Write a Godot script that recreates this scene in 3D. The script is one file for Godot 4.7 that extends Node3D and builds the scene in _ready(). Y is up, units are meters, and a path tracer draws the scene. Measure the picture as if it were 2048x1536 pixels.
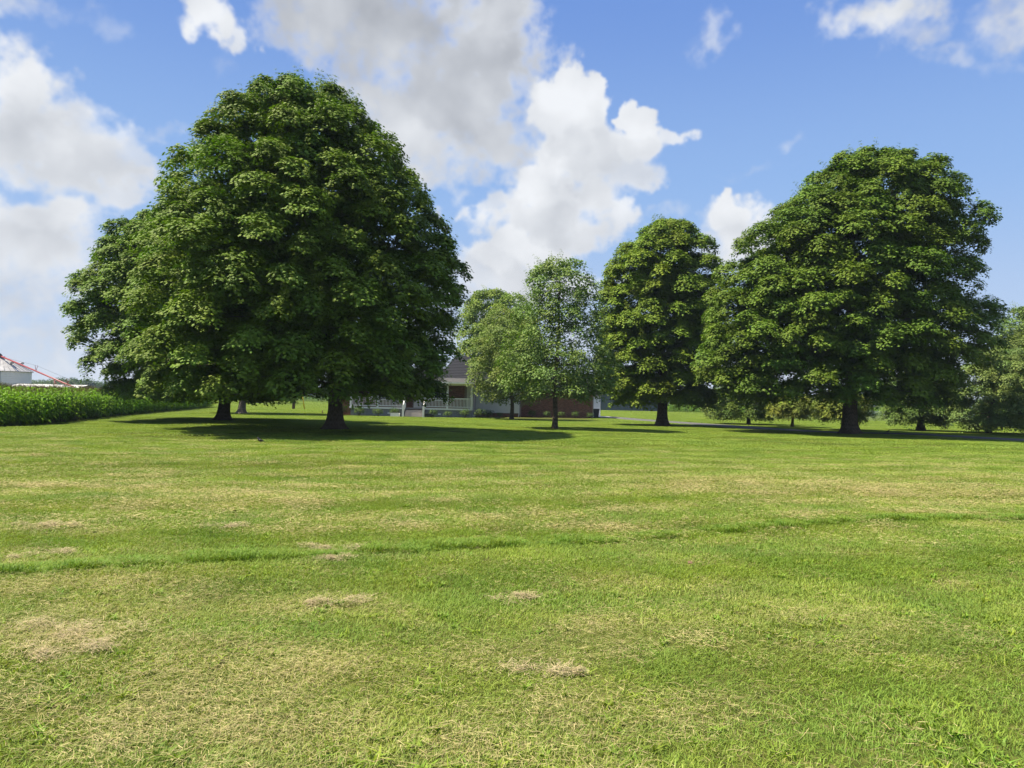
extends Node3D
# A mown lawn with big maples in front of a brick house, corn and grain bins on the left.

var rng := RandomNumberGenerator.new()
var bump := FastNoiseLite.new()
var patchy := FastNoiseLite.new()
var fine := FastNoiseLite.new()
var taken := {}
var M := {}

# ---------------------------------------------------------------- helpers
func R(a: float, b: float) -> float:
	return rng.randf_range(a, b)

func lin(r: float, g: float, b: float) -> Color:
	return Color(r, g, b).linear_to_srgb()

func mat(called: String, c: Color, rough := 0.8, spec := 0.5) -> StandardMaterial3D:
	var m := StandardMaterial3D.new()
	m.resource_name = called
	m.albedo_color = c.linear_to_srgb()
	m.roughness = rough
	m.metallic_specular = spec
	M[called] = m
	return m

func leafmat(called: String, rough: float, spec: float, back: Color) -> StandardMaterial3D:
	var m := mat(called, Color(1, 1, 1), rough, spec)
	m.albedo_color = Color.WHITE
	m.vertex_color_use_as_albedo = true
	m.cull_mode = BaseMaterial3D.CULL_DISABLED
	m.backlight_enabled = true
	m.backlight = back
	return m

func noise_tex(freq: float, cols: Array, at: Array, oct := 5, size := 512, kind := FastNoiseLite.TYPE_SIMPLEX_SMOOTH, sd := 1) -> NoiseTexture2D:
	var n := FastNoiseLite.new()
	n.noise_type = kind
	n.frequency = freq
	n.fractal_octaves = oct
	n.seed = sd
	var g := Gradient.new()
	g.offsets = PackedFloat32Array(at)
	var pc := PackedColorArray()
	for c in cols:
		pc.append((c as Color).linear_to_srgb())
	g.colors = pc
	var t := NoiseTexture2D.new()
	t.width = size
	t.height = size
	t.seamless = true
	t.noise = n
	t.color_ramp = g
	return t

func grain(m: StandardMaterial3D, t: Texture2D, sc: Vector3, relief := 0.0, h: Texture2D = null) -> void:
	m.albedo_color = Color.WHITE
	m.albedo_texture = t
	m.uv1_triplanar = true
	m.uv1_world_triplanar = true
	m.uv1_scale = sc
	if h:
		m.heightmap_enabled = true
		m.heightmap_texture = h
		m.heightmap_scale = relief

func numbered(called: String) -> String:
	if not taken.has(called):
		taken[called] = 0
		return called
	taken[called] += 1
	return "%s_%03d" % [called, taken[called]]

func tag(o: Node, label: String, category := "", group := "", kind := "") -> void:
	if label: o.set_meta("label", label)
	if category: o.set_meta("category", category)
	if group: o.set_meta("group", group)
	if kind: o.set_meta("kind", kind)

func thing(called: String, label: String, category: String, where: Vector3, turn := 0.0, group := "") -> Node3D:
	var o := Node3D.new()
	o.name = numbered(called)
	add_child(o)
	o.position = where
	o.rotation.y = turn
	tag(o, label, category, group)
	return o

func put(called: String, mesh: Mesh, m: Material, parent: Node) -> MeshInstance3D:
	var o := MeshInstance3D.new()
	o.mesh = mesh
	o.material_override = m
	o.name = numbered(called) if parent == self else called
	parent.add_child(o, true)
	return o

func many(called: String, mesh: Mesh, m: Material, parent: Node, where: Array, tint: PackedColorArray) -> MultiMeshInstance3D:
	var mm := MultiMesh.new()
	mm.transform_format = MultiMesh.TRANSFORM_3D
	mm.use_colors = tint.size() > 0
	mm.mesh = mesh
	mm.instance_count = where.size()
	for i in where.size():
		mm.set_instance_transform(i, where[i])
		if tint.size() > 0:
			mm.set_instance_color(i, tint[i])
	var o := MultiMeshInstance3D.new()
	o.multimesh = mm
	o.material_override = m
	o.name = numbered(called) if parent == self else called
	o.set_meta("kind", "stuff")
	parent.add_child(o, true)
	return o

func st() -> SurfaceTool:
	var s := SurfaceTool.new()
	s.begin(Mesh.PRIMITIVE_TRIANGLES)
	return s

func done(s: SurfaceTool) -> ArrayMesh:
	s.generate_normals()
	return s.commit()

func tri(s: SurfaceTool, a: Vector3, b: Vector3, c: Vector3) -> void:
	s.add_vertex(a); s.add_vertex(b); s.add_vertex(c)

func quad(s: SurfaceTool, a: Vector3, b: Vector3, c: Vector3, d: Vector3) -> void:
	tri(s, a, b, c); tri(s, a, c, d)

# a box between two corners, its long edges chamfered a little
func box(s: SurfaceTool, lo: Vector3, hi: Vector3, t := Transform3D()) -> void:
	s.set_smooth_group(-1)
	var p := []
	for i in 8:
		p.append(t * Vector3(hi.x if i & 1 else lo.x, hi.y if i & 2 else lo.y, hi.z if i & 4 else lo.z))
	quad(s, p[4], p[6], p[7], p[5])
	quad(s, p[1], p[3], p[2], p[0])
	quad(s, p[5], p[7], p[3], p[1])
	quad(s, p[0], p[2], p[6], p[4])
	quad(s, p[6], p[2], p[3], p[7])
	quad(s, p[0], p[4], p[5], p[1])

func boxm(lo: Vector3, hi: Vector3) -> ArrayMesh:
	var s := st()
	box(s, lo, hi)
	return done(s)

func tube(s: SurfaceTool, pts: Array, rad: Array, sides := 6, caps := true) -> void:
	var rings := []
	for i in pts.size():
		var d: Vector3 = (pts[mini(i + 1, pts.size() - 1)] - pts[maxi(i - 1, 0)]).normalized()
		var u := d.cross(Vector3(0.31, 0.17, 0.93)).normalized()
		var v := u.cross(d).normalized()
		var ring := []
		for k in sides:
			var a := TAU * k / sides
			ring.append(pts[i] + (u * cos(a) + v * sin(a)) * rad[i])
		rings.append(ring)
	for i in pts.size() - 1:
		for k in sides:
			var k2 := (k + 1) % sides
			quad(s, rings[i][k], rings[i + 1][k], rings[i + 1][k2], rings[i][k2])
	if caps:
		for k in range(1, sides - 1):
			tri(s, rings[0][0], rings[0][k], rings[0][k + 1])
			tri(s, rings[-1][0], rings[-1][k + 1], rings[-1][k])

func tubem(pts: Array, rad: Array, sides := 8) -> ArrayMesh:
	var s := st()
	s.set_smooth_group(0)
	tube(s, pts, rad, sides)
	return done(s)

# ---------------------------------------------------------------- the lie of the land
func gh(x: float, z: float) -> float:
	var fade := smoothstep(-64.0, -50.0, z) * smoothstep(58.0, 45.0, absf(x))
	var h := bump.get_noise_2d(x, z) * 0.16 * fade
	h += 0.16 * exp(-(pow(x + 8.65, 2) + pow(z + 37.66, 2)) / 9.0)
	h += 0.14 * exp(-(pow(x - 21.4, 2) + pow(z + 48.6, 2)) / 9.0)
	h += 0.10 * exp(-(pow(x + 18.44, 2) + pow(z + 49.4, 2)) / 8.0)
	h += 0.30 * exp(-pow(x + 12.5, 2) / 14.0 - pow(z + 33.5, 2) / 5.0) * 0.5
	return h

const STRIP := [Vector2(-9, -5.2), Vector2(-4.56, -6.95), Vector2(-3.31, -7.7), Vector2(-1.74, -8.49), Vector2(-0.11, -9.26), Vector2(1.84, -10.11), Vector2(4.98, -11.28), Vector2(8.03, -12.06), Vector2(13, -13.1)]
const DRIVE := [Vector2(62, -37), Vector2(46, -40.5), Vector2(34, -43.8), Vector2(27.5, -46.6), Vector2(23, -50.5), Vector2(19.6, -56), Vector2(17.3, -63), Vector2(15.2, -71), Vector2(13.2, -79), Vector2(11.6, -88), Vector2(11.2, -92)]

func off_line(p: Vector2, line: Array) -> float:
	var best := 1e9
	for i in line.size() - 1:
		best = minf(best, p.distance_to(Geometry2D.get_closest_point_to_segment(p, line[i], line[i + 1])))
	return best

# ---------------------------------------------------------------- sky: air and clouds, degrees right of and above the view
const CLOUDS := [
	-31.5,18.3,3.71,2.86,0.15,0.42,1.00, -32.8,15.7,4.45,2.86,0.40,0.47,1.00, -28.5,14.6,3.6,2.76,0.45,0.47,1.00,
	-26.9,13.1,1.91,1.17,0.25,0.52,0.90, -25.7,17.8,2.44,0.53,0.20,0.92,0.45, -27.1,16.1,1.91,1.27,0.30,0.72,0.70,
	-31.5,10.8,5.09,1.91,0.20,0.42,1.00, -32.3,8.8,5.72,2.97,0.45,0.52,1.00, -32.2,5.4,7.95,3.6,0.27,0.92,0.90,
	-32.1,2.1,9.86,2.33,0.32,1.00,0.75, -33,23.4,2.44,1.27,0.25,0.92,0.60, -34,22.3,1.06,0.848,0.20,0.72,0.60,
	-29.1,23,1.38,0.848,0.10,1.00,0.25, -22.9,25.3,1.53,1.38,0.10,0.52,1.00, -21.4,24,1.36,1.38,0.15,0.52,1.00,
	-19.9,23,1.06,0.848,0.10,0.62,0.90, -22,21.8,1.38,0.742,0.10,1.00,0.25, -13.8,25.4,4.5,4.03,0.65,0.72,1.00,
	-8.9,25.5,8.27,4.66,0.80,0.72,1.00, -5.1,21.3,7.53,4.98,0.75,0.62,1.00, -2.7,24.6,4.98,6.04,0.75,0.47,1.00,
	-7.2,17.9,6.36,2.65,0.40,0.62,1.00, -1.3,18.1,3.39,2.33,0.60,0.62,1.00, -10.7,19.7,4.02,3.39,0.50,0.72,1.00,
	-1.5,26.5,3.18,3.18,0.60,0.47,1.00, 3.4,23.1,1.7,1.6,0.00,0.10,1.00, 5.5,22.6,1.3,1.2,0.00,0.10,1.00,
	3.1,21,2.1,2.3,0.02,0.12,1.00, 5.2,20.2,2,2.3,0.15,0.15,1.00, 4,17.5,2.2,2.7,0.30,0.25,1.00,
	6.2,17.8,1.91,2.44,0.35,0.42,1.00, 8.8,19.9,0.9,1,0.00,0.15,1.00, 8.5,18.1,2,1.5,0.25,0.30,1.00,
	11,18.7,1.4,0.6,0.10,0.40,0.90, 8.1,16.3,2.7,1.3,0.25,0.40,0.90, 4.8,15.1,2.76,1.8,0.35,0.52,1.00,
	2,15.2,2.1,1.5,0.05,0.15,1.00, 1.1,13.6,3.39,1.48,0.30,0.42,1.00, -1.2,14.2,1.8,0.424,0.20,0.62,0.80,
	6.7,13.2,1.59,1.38,0.10,0.47,0.95, 3.3,12.8,3.71,1.48,0.35,0.52,1.00, 1.7,11.5,2,1.3,0.05,0.18,1.00,
	-0.9,10.4,2.2,1.4,0.15,0.20,1.00, 1.2,9.1,5.94,2.12,0.40,0.52,1.00, -2.9,8.5,2.76,2.33,0.40,0.72,0.90,
	5,10.1,1,0.6,0.05,0.25,1.00, -1,6,10.2,2.76,0.60,0.92,0.80, -4.7,14.1,1.06,0.424,0.20,0.62,0.70,
	15.1,24.7,1.5,0.8,0.10,1.00,0.50, 15.7,14.9,0.8,0.7,0.00,0.20,1.00, 16.3,13.4,2.1,1.5,0.10,0.30,1.00,
	17.1,11.3,3.2,2.4,0.25,0.50,1.00, 14.3,11.8,1.6,1.7,0.20,0.70,0.70, 10.7,13.3,1.3,0.8,0.10,1.00,0.45,
	25.8,25.5,4.19,1.8,0.30,0.75,1.00, 24.9,25,1.56,0.91,0.20,0.80,0.90, 27.5,23.7,1.92,0.98,0.30,0.90,0.70,
	33.1,23.3,2.04,2.38,0.35,0.90,0.85, 29.9,22,1.68,0.65,0.20,1.00,0.45, 24.7,22.9,0.6,0.4,0.20,1.00,0.35,
	19.8,17.7,1.5,0.5,0.10,1.00,0.35, 17,16.4,2,0.4,0.10,1.00,0.15, 25.2,1.9,13.3,2,0.36,1.00,0.45
]
var bins := []
var nA := FastNoiseLite.new()
var nB := FastNoiseLite.new()
var nC := FastNoiseLite.new()

func cloud_field() -> void:
	nA.noise_type = FastNoiseLite.TYPE_SIMPLEX_SMOOTH
	nA.frequency = 1.0
	nA.fractal_octaves = 2
	nA.seed = 7
	nB.noise_type = FastNoiseLite.TYPE_SIMPLEX_SMOOTH
	nB.frequency = 1.0
	nB.fractal_octaves = 6
	nB.fractal_gain = 0.55
	nB.seed = 21
	nC.noise_type = FastNoiseLite.TYPE_SIMPLEX_SMOOTH
	nC.frequency = 1.0
	nC.fractal_octaves = 4
	nC.fractal_gain = 0.42
	nC.seed = 33
	for i in 36:
		bins.append([])
	var list := []
	for i in range(0, CLOUDS.size(), 7):
		list.append(CLOUDS.slice(i, i + 7))
	var r := RandomNumberGenerator.new()
	r.seed = 99
	for k in 95:   # the same broken cumulus all round
		var az := r.randf_range(46, 314)
		var el := 4.0 + 76.0 * pow(r.randf(), 1.5)
		if r.randf() < 0.16:
			az = r.randf_range(-40, 40)
			el = r.randf_range(36, 85)
		if az > 180: az -= 360
		var big := r.randf_range(2.0, 5.5)
		var grey := r.randf_range(0.1, 0.7)
		for j in 5:
			var stretch: float = 1.0 / maxf(0.35, cos(deg_to_rad(el)))
			list.append([az + r.randf_range(-1, 1) * big * 1.6 * stretch, el + r.randf_range(-0.6, 0.6) * big, big * r.randf_range(0.6, 1.3) * stretch, big * r.randf_range(0.4, 0.9), grey * r.randf_range(0.5, 1.2), r.randf_range(0.2, 0.7), r.randf_range(0.7, 1.0)])
	for e in list:
		for b in range(floori((e[0] - e[2] * 1.7 - 3.0 + 360.0) / 10.0), floori((e[0] + e[2] * 1.7 + 3.0 + 360.0) / 10.0) + 1):
			if not bins[b % 36].has(e):
				bins[b % 36].append(e)

func air(az: float, el: float) -> Color:
	var t := clampf(el / 90.0, 0.0, 1.0)
	var c := Color(0.3000, 0.3318, 0.3773).lerp(Color(0.2273, 0.2909, 0.3955), smoothstep(0.0, 0.07, t))
	c = c.lerp(Color(0.1409, 0.2273, 0.3864), smoothstep(0.04, 0.18, t))
	c = c.lerp(Color(0.0773, 0.1455, 0.3318), smoothstep(0.14, 0.33, t))
	c = c.lerp(Color(0.0341, 0.0750, 0.2273), smoothstep(0.3, 1.0, t))
	var ra := deg_to_rad(az)
	var re := deg_to_rad(el)
	var d := Vector3(sin(ra) * cos(re), sin(re), -cos(ra) * cos(re))
	var wa := az + nA.get_noise_3dv(d * 5.0) * 2.2 + nB.get_noise_3dv(d * 15.0 + Vector3(5, 0, 0)) * 2.0
	var we := el + nA.get_noise_3dv(d * 5.0 + Vector3(0, 9, 0)) * 1.5 + nB.get_noise_3dv(d * 15.0 + Vector3(0, 3, 8)) * 1.5
	var q := -1.0
	var ws := 0.0
	var grey := 0.0
	var soft := 0.0
	var op := 0.0
	for e in bins[posmod(floori(az / 10.0), 36)]:
		var dx: float = wrapf(wa - e[0], -180.0, 180.0) / e[2]
		var dy: float = (we - e[1]) / e[3]
		var k := 1.0 - sqrt(dx * dx + dy * dy)
		if k > -0.8:
			var w := exp(7.0 * k)
			ws += w
			grey += w * e[4]
			soft += w * e[5]
			op += w * e[6]
			q = maxf(q, k)
	if ws <= 0.0:
		return c
	grey /= ws; soft /= ws; op /= ws
	q = maxf(q, log(ws) / 7.0)
	var n1 := nB.get_noise_3dv(d * 22.0)
	var sun := Vector3(-0.028, 0.036, 0.0)
	var s1 := nC.get_noise_3dv(d * 13.0)
	var s2 := nC.get_noise_3dv((d + sun) * 13.0)
	var m1 := nA.get_noise_3dv(d * 9.0)
	var k2 := q + n1 * (0.26 + 0.42 * soft) + m1 * 0.14 + nB.get_noise_3dv(d * 55.0 + Vector3(3, 3, 3)) * (0.06 + 0.22 * soft) + 0.04 + 0.10 * soft
	var a := pow(smoothstep(-0.04, 0.13 + soft * 1.0, k2), 0.9) * op
	a *= 1.0 - smoothstep(0.8, 1.0, soft) * clampf(0.38 - nB.get_noise_3dv(d * 30.0 + Vector3(7, 1, 2)) * 1.5 - m1 * 0.3, 0.0, 0.85)
	var tone := 1.0 - grey * 0.46 * smoothstep(0.0, 0.75, k2) + (s1 - s2) * 0.12 + s1 * 0.02
	tone = clampf(tone, 0.40, 1.05)
	var cc := Color(0.3864, 0.3977, 0.4159) * tone
	cc = cc.lerp(Color(cc.r * 0.95, cc.g * 0.985, cc.b * 1.05), clampf((1.0 - tone) * 2.0, 0.0, 1.0))
	return c.lerp(cc, a)

func make_sky() -> ImageTexture:
	cloud_field()
	var low := Image.create(1024, 512, false, Image.FORMAT_RGBF)
	low.fill(Color(0.11, 0.13, 0.06))
	for y in 258:
		for x in 1024:
			low.set_pixel(x, y, air(wrapf((x + 0.5) / 1024.0 * 360.0, -180.0, 180.0), 90.0 - (y + 0.5) / 512.0 * 180.0))
	low.resize(4096, 2048, Image.INTERPOLATE_CUBIC)
	for y in range(650, 1026):
		for x in range(-455, 455):   # the panorama starts at the view's own direction, -z
			low.set_pixel(posmod(x, 4096), y, air((x + 0.5) / 4096.0 * 360.0, 90.0 - (y + 0.5) / 2048.0 * 180.0))
	return ImageTexture.create_from_image(low)

# ---------------------------------------------------------------- foliage
const LOBES := [Vector2(0, -0.04), Vector2(0.40, 0.02), Vector2(0.26, 0.26), Vector2(0.56, 0.52), Vector2(0.22, 0.60), Vector2(0, 1.0), Vector2(-0.22, 0.60), Vector2(-0.56, 0.52), Vector2(-0.26, 0.26), Vector2(-0.40, 0.02)]
const OVAL := [Vector2(0, 0), Vector2(0.26, 0.25), Vector2(0.28, 0.55), Vector2(0, 1.0), Vector2(-0.28, 0.55), Vector2(-0.26, 0.25)]

func leaf(s: SurfaceTool, shape: Array, t: Transform3D, size: float, c: Color) -> void:
	s.set_color(c)
	var mid := t * Vector3(0, 0.04 * size, 0.4 * size)
	var n := shape.size()
	for i in n:
		var a: Vector2 = shape[i]
		var b: Vector2 = shape[(i + 1) % n]
		tri(s, mid, t * Vector3(a.x, -0.10 * absf(a.x), a.y) * size if false else t * (Vector3(a.x, -0.12 * absf(a.x) - 0.06 * a.y * a.y, a.y) * size), t * (Vector3(b.x, -0.12 * absf(b.x) - 0.06 * b.y * b.y, b.y) * size))

# a leafy twig end: leaves in a loose, slightly domed plate
func spray(n: int, radius: float, thick: float, size: float, shape: Array, tilt: float, sd: int) -> ArrayMesh:
	rng.seed = sd
	var s := st()
	for i in n:
		var a := R(0, TAU)
		var r := radius * sqrt(rng.randf())
		var p := Vector3(cos(a) * r, R(-thick, thick) - 0.35 * r * r / radius, sin(a) * r)
		var up := (Vector3(cos(a) * r / radius * 0.45, 1.0, sin(a) * r / radius * 0.45) + Vector3(R(-1, 1), R(-0.4, 0.4), R(-1, 1)) * tilt).normalized()
		var fwd := Vector3(cos(a), 0, sin(a)).rotated(up, R(-1.3, 1.3))
		var x := up.cross(fwd).normalized()
		var v := R(0.78, 1.2)
		leaf(s, shape, Transform3D(Basis(x, up, x.cross(up)), p), size * R(0.75, 1.2), Color(v * R(0.9, 1.12), v, v * R(0.85, 1.15)))
	s.set_color(Color(0.6, 0.45, 0.5))
	return s.commit()

func prof(p: Array, h: float) -> Vector2:
	if h <= p[0][0]: return Vector2(p[0][1], p[0][2])
	for i in p.size() - 1:
		if h < p[i + 1][0]:
			var t: float = (h - p[i][0]) / (p[i + 1][0] - p[i][0])
			return Vector2(lerpf(p[i][1], p[i + 1][1], t), lerpf(p[i][2], p[i + 1][2], t))
	return Vector2(p[-1][1], p[-1][2])

# o: b bough radius, n boughs, per sprays each, meshes, s spray scale, col leaf colour (linear), r trunk radius, flare, hang lowest clear height at the trunk
func tree(called: String, label: String, where: Vector3, p: Array, o: Dictionary, group := "") -> Node3D:
	rng.seed = hash(called) + int(where.x * 100) * 31 + int(where.z * 100)
	var t := thing(called, label, "tree", where, 0.0, group)
	var top: float = p[-1][0]
	var low: float = p[0][0]
	var rmax := 0.0
	for k in p: rmax = maxf(rmax, k[2])
	var b: float = o.b
	var hang: float = o.get("hang", 2.4)
	# boughs
	var bo := []
	var tries := 0
	while bo.size() < int(o.n) and tries < int(o.n) * 14:
		tries += 1
		var h := R(low, top)
		var pr := prof(p, h)
		if rng.randf() > pr.y / rmax + 0.12: continue
		var f := R(0.86, 1.0) if rng.randf() < 0.72 else R(0.22, 0.80)
		if h < hang and f < 0.55: continue
		var a := R(0, TAU)
		var bs := b * R(0.6, 1.35) * clampf(0.45 + pr.y / rmax * 0.8, 0.5, 1.0)
		var rr := maxf(0.05, pr.y - bs * 0.55 - 0.12 * float(o.s)) * minf(f, 1.0)
		rr *= 1.0 + 0.035 * sin(a * 3.0 + h) + 0.03 * sin(a * 7.0 + h * 1.7)
		var pos := Vector3(pr.x + cos(a) * rr, clampf(h, low + bs * 0.3, top - bs * (0.62 + 0.3 * float(o.get("upright", 0.0))) - 0.2), sin(a) * rr * float(o.get("dz", 1.0)))
		var ok := true
		for e in bo:
			var dd: Vector3 = e[0] - pos
			dd.y *= 1.2
			if dd.length_squared() < pow((0.73 if f > 0.8 and e[3] > 0.8 else 0.52) * (bs + e[1]), 2):
				ok = false
				break
		if ok: bo.append([pos, bs, Vector3(cos(a), 0, sin(a)), f])
	# trunk
	var tr: float = o.r
	var cx: float = prof(p, lerpf(low, top, 0.5)).x
	var s := st()
	s.set_smooth_group(0)
	var th: float = top * float(o.get("lead", 0.72))
	var nodes := []
	var rings := []
	var sides := 22
	var ph := R(0, TAU)
	var hs := [-0.25, 0.0, 0.06, 0.14, 0.26, 0.42, 0.65, 1.0, 1.5, 2.1]
	var hh := 3.0
	while hh < th:
		hs.append(hh)
		hh += 1.0
	for h in hs:
		var u := clampf(h / th, 0.0, 1.0)
		var c := Vector3(cx * smoothstep(0.1, 1.1, u) + 0.05 * sin(h * 1.3 + ph), h, 0.06 * sin(h * 0.9 + ph * 2.0))
		var rad := tr * (1.0 - 0.86 * pow(u, 0.8)) + 0.015
		var fl: float = o.get("flare", 1.0) * tr * exp(-maxf(h, 0.0) / (0.30 * maxf(0.5, tr / 0.4)))
		var ring := []
		for k in sides:
			var a := TAU * k / sides
			var lobe := 0.5 + 0.5 * cos(a * 5.0 + ph + sin(a * 2.0))
			var rr2 := rad * (1.0 + 0.05 * cos(a * 7.0 + h) + 0.03 * sin(a * 11.0 + ph)) + fl * (0.45 + 0.75 * lobe)
			ring.append(c + Vector3(cos(a), 0, sin(a)) * rr2)
		rings.append(ring)
		if h > hang * 0.75: nodes.append([c, maxf(0.03, rad * 0.55), 0.0])
	for i in rings.size() - 1:
		for k in sides:
			quad(s, rings[i][k], rings[i + 1][k], rings[i + 1][(k + 1) % sides], rings[i][(k + 1) % sides])
	for k in range(1, sides - 1):
		tri(s, rings[-1][0], rings[-1][k + 1], rings[-1][k])
	put("trunk", done(s), o.get("bark", M.bark), t)
	# branches grow from the nearest inner wood
	bo.sort_custom(func(x, y): return x[3] * 3.0 + (x[0] as Vector3).length() * 0.12 < y[3] * 3.0 + (y[0] as Vector3).length() * 0.12)
	s = st()
	s.set_smooth_group(0)
	for e in bo:
		var best = null
		var cost := 1e9
		for nd in nodes:
			var v: Vector3 = e[0] - nd[0]
			var cst := v.length() + maxf(0.0, -v.y) * 1.6 + float(nd[2]) * 0.45
			if cst < cost:
				cost = cst
				best = nd
		var a0: Vector3 = best[0]
		var a1: Vector3 = e[0] - Vector3(0, e[1] * 0.3, 0)
		var mid := (a0 + a1) * 0.5 + Vector3(R(-0.2, 0.2), 0.16 * a0.distance_to(a1) * (1.0 if a1.y > a0.y else 0.6), R(-0.2, 0.2))
		var r0: float = minf(best[1] * 0.8, 0.025 + 0.022 * a0.distance_to(a1))
		var pts := []
		var rad2 := []
		for k in 6:
			var u := k / 5.0
			pts.append(a0.lerp(mid, u).lerp(mid.lerp(a1, u), u))
			rad2.append(lerpf(r0, 0.012, u))
			if k > 1: nodes.append([pts[-1], rad2[-1], float(best[2]) + cost * u])
		tube(s, pts, rad2, 5, false)
	put("branches", done(s), o.get("bark", M.bark), t).set_meta("kind", "stuff")
	# leaves
	var meshes: Array = o.meshes
	var where_of := []
	var tints := []
	for k in meshes:
		where_of.append([])
		tints.append(PackedColorArray())
	var col: Color = o.col
	for e in bo:
		var bs: float = e[1]
		var bt := R(0.86, 1.14)
		var by := R(-0.10, 0.06)
		var cnt := int(float(o.per) * R(0.8, 1.2) * clampf(bs / b, 0.55, 1.2))
		for k in cnt:
			var d: Vector3 = (Vector3(R(-1, 1), R(-1, 1), R(-1, 1)) + Vector3(0, 0.8, 0) + e[2] * 0.5).normalized()
			var dome := 0.62 + 0.3 * float(o.get("upright", 0.0))
			var pos: Vector3 = e[0] + d * Vector3(bs, bs * dome, bs) * pow(rng.randf(), 0.22)
			pos += e[2] * bs * 0.15 - Vector3(0, float(o.get("droop", 0.12)) * bs * maxf(0.0, d.dot(e[2])), 0)
			if pos.y < low * 0.8: continue
			var up := (Vector3(0, 1, 0) + d * 0.55 + Vector3(R(-1, 1), R(-1, 1), R(-1, 1)) * float(o.get("wild", 0.28))).normalized()
			var x := up.cross(Vector3(R(-1, 1), 0.01, R(-1, 1))).normalized()
			var sc: float = float(o.s) * R(0.78, 1.25)
			var i := rng.randi() % meshes.size()
			where_of[i].append(Transform3D(Basis(x, up, x.cross(up)) * Basis.from_scale(Vector3.ONE * sc), pos))
			var v := bt * R(0.86, 1.16)
			var w := by + R(-0.06, 0.06)
			tints[i].append(Color(col.r * v * (1.0 + w), col.g * v, col.b * v * (1.0 - w)))
	# twig tips that stick out of the outline
	for k in int(o.get("tips", 0)):
		var h := lerpf(low, top, pow(rng.randf(), 0.6))
		var pr := prof(p, h)
		var a := R(0, TAU)
		var out := Vector3(cos(a), 0, sin(a))
		var foot := Vector3(pr.x, h, 0) + out * Vector3(1, 1, o.get("dz", 1.0)) * pr.y * R(0.90, 0.98)
		var dirv := (out * R(0.2, 0.9) + Vector3(0, R(0.4, 1.0), 0)).normalized()
		for j in 4:
			var i := rng.randi() % meshes.size()
			var up := (dirv + Vector3(R(-1, 1), R(0, 1), R(-1, 1)) * 0.5).normalized()
			var x := up.cross(Vector3(R(-1, 1), 0.01, R(-1, 1))).normalized()
			where_of[i].append(Transform3D(Basis(x, up, x.cross(up)) * Basis.from_scale(Vector3.ONE * float(o.s) * (0.6 - 0.11 * j)), foot + dirv * 0.2 * j))
			tints[i].append(Color(col.r * 1.15, col.g * 1.05, col.b))
	var crown := many("crown", meshes[0], o.mat, t, where_of[0], tints[0])
	for i in range(1, meshes.size()):
		many("leaf_spray", meshes[i], o.mat, crown, where_of[i], tints[i])
	return t

# a low shrub: stems and a heap of small leaves
func shrub_meshes(sd: int, rad: float, high: float, n: int, size: float, col: Color) -> Array:
	rng.seed = sd
	var s := st()
	for i in n:
		var d := Vector3(R(-1, 1), R(-0.35, 1), R(-1, 1)).normalized()
		var p := d * Vector3(rad, high * 0.5, rad) * pow(rng.randf(), 0.3) * (1.0 + 0.22 * sin(d.x * 7.0 + sd) * cos(d.z * 6.0))
		p.y += high * 0.5
		if p.y < 0.03: continue
		var up := (Vector3(0, 0.8, 0) + d * 0.8 + Vector3(R(-1, 1), R(-1, 1), R(-1, 1)) * 0.6).normalized()
		var x := up.cross(Vector3(R(-1, 1), 0.01, R(-1, 1))).normalized()
		var v := R(0.7, 1.25)
		leaf(s, OVAL, Transform3D(Basis(x, up, x.cross(up)), p), size * R(0.7, 1.3), Color(col.r * v * R(0.9, 1.15), col.g * v, col.b * v))
	var w := st()
	w.set_smooth_group(0)
	for k in 5:
		var a := TAU * k / 5.0 + R(-0.3, 0.3)
		tube(w, [Vector3(cos(a) * 0.02, -0.04, sin(a) * 0.02), Vector3(cos(a) * rad * 0.3, high * 0.35, sin(a) * rad * 0.3), Vector3(cos(a) * rad * 0.7, high * 0.75, sin(a) * rad * 0.7)], [0.02, 0.015, 0.006], 5)
	return [s.commit(), done(w)]

# ---------------------------------------------------------------- lawn
func blades(n: int, rad: float, h0: float, h1: float, wide: float, lean: float, sd: int, vary := 0.25, square := false) -> ArrayMesh:
	rng.seed = sd
	var s := st()
	for i in n:
		var a := R(0, TAU)
		var r := rad * sqrt(rng.randf())
		var p := Vector3(cos(a) * r, -0.006, sin(a) * r)
		var h := R(h0, h1)
		var b := R(0, TAU)
		var dirv := Vector3(cos(b), 0, sin(b))
		var side := Vector3(-sin(b), 0, cos(b)).rotated(Vector3.UP, R(-0.7, 0.7)) * wide * R(0.6, 1.25) * 0.5
		var l := h * lean * R(0.2, 1.5)
		var m := p + Vector3(0, h * 0.62, 0) + dirv * l * 0.35
		var e := p + Vector3(0, h * R(0.8, 1.0), 0) + dirv * l
		var v := R(1.0 - vary, 1.0 + vary)
		s.set_color(Color(v * R(0.86, 1.2), v, v * R(0.8, 1.2)))
		quad(s, p - side, m - side * 0.9, m + side * 0.9, p + side)
		tri(s, m - side * 0.9, e, m + side * 0.9)
	return s.commit()

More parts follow.
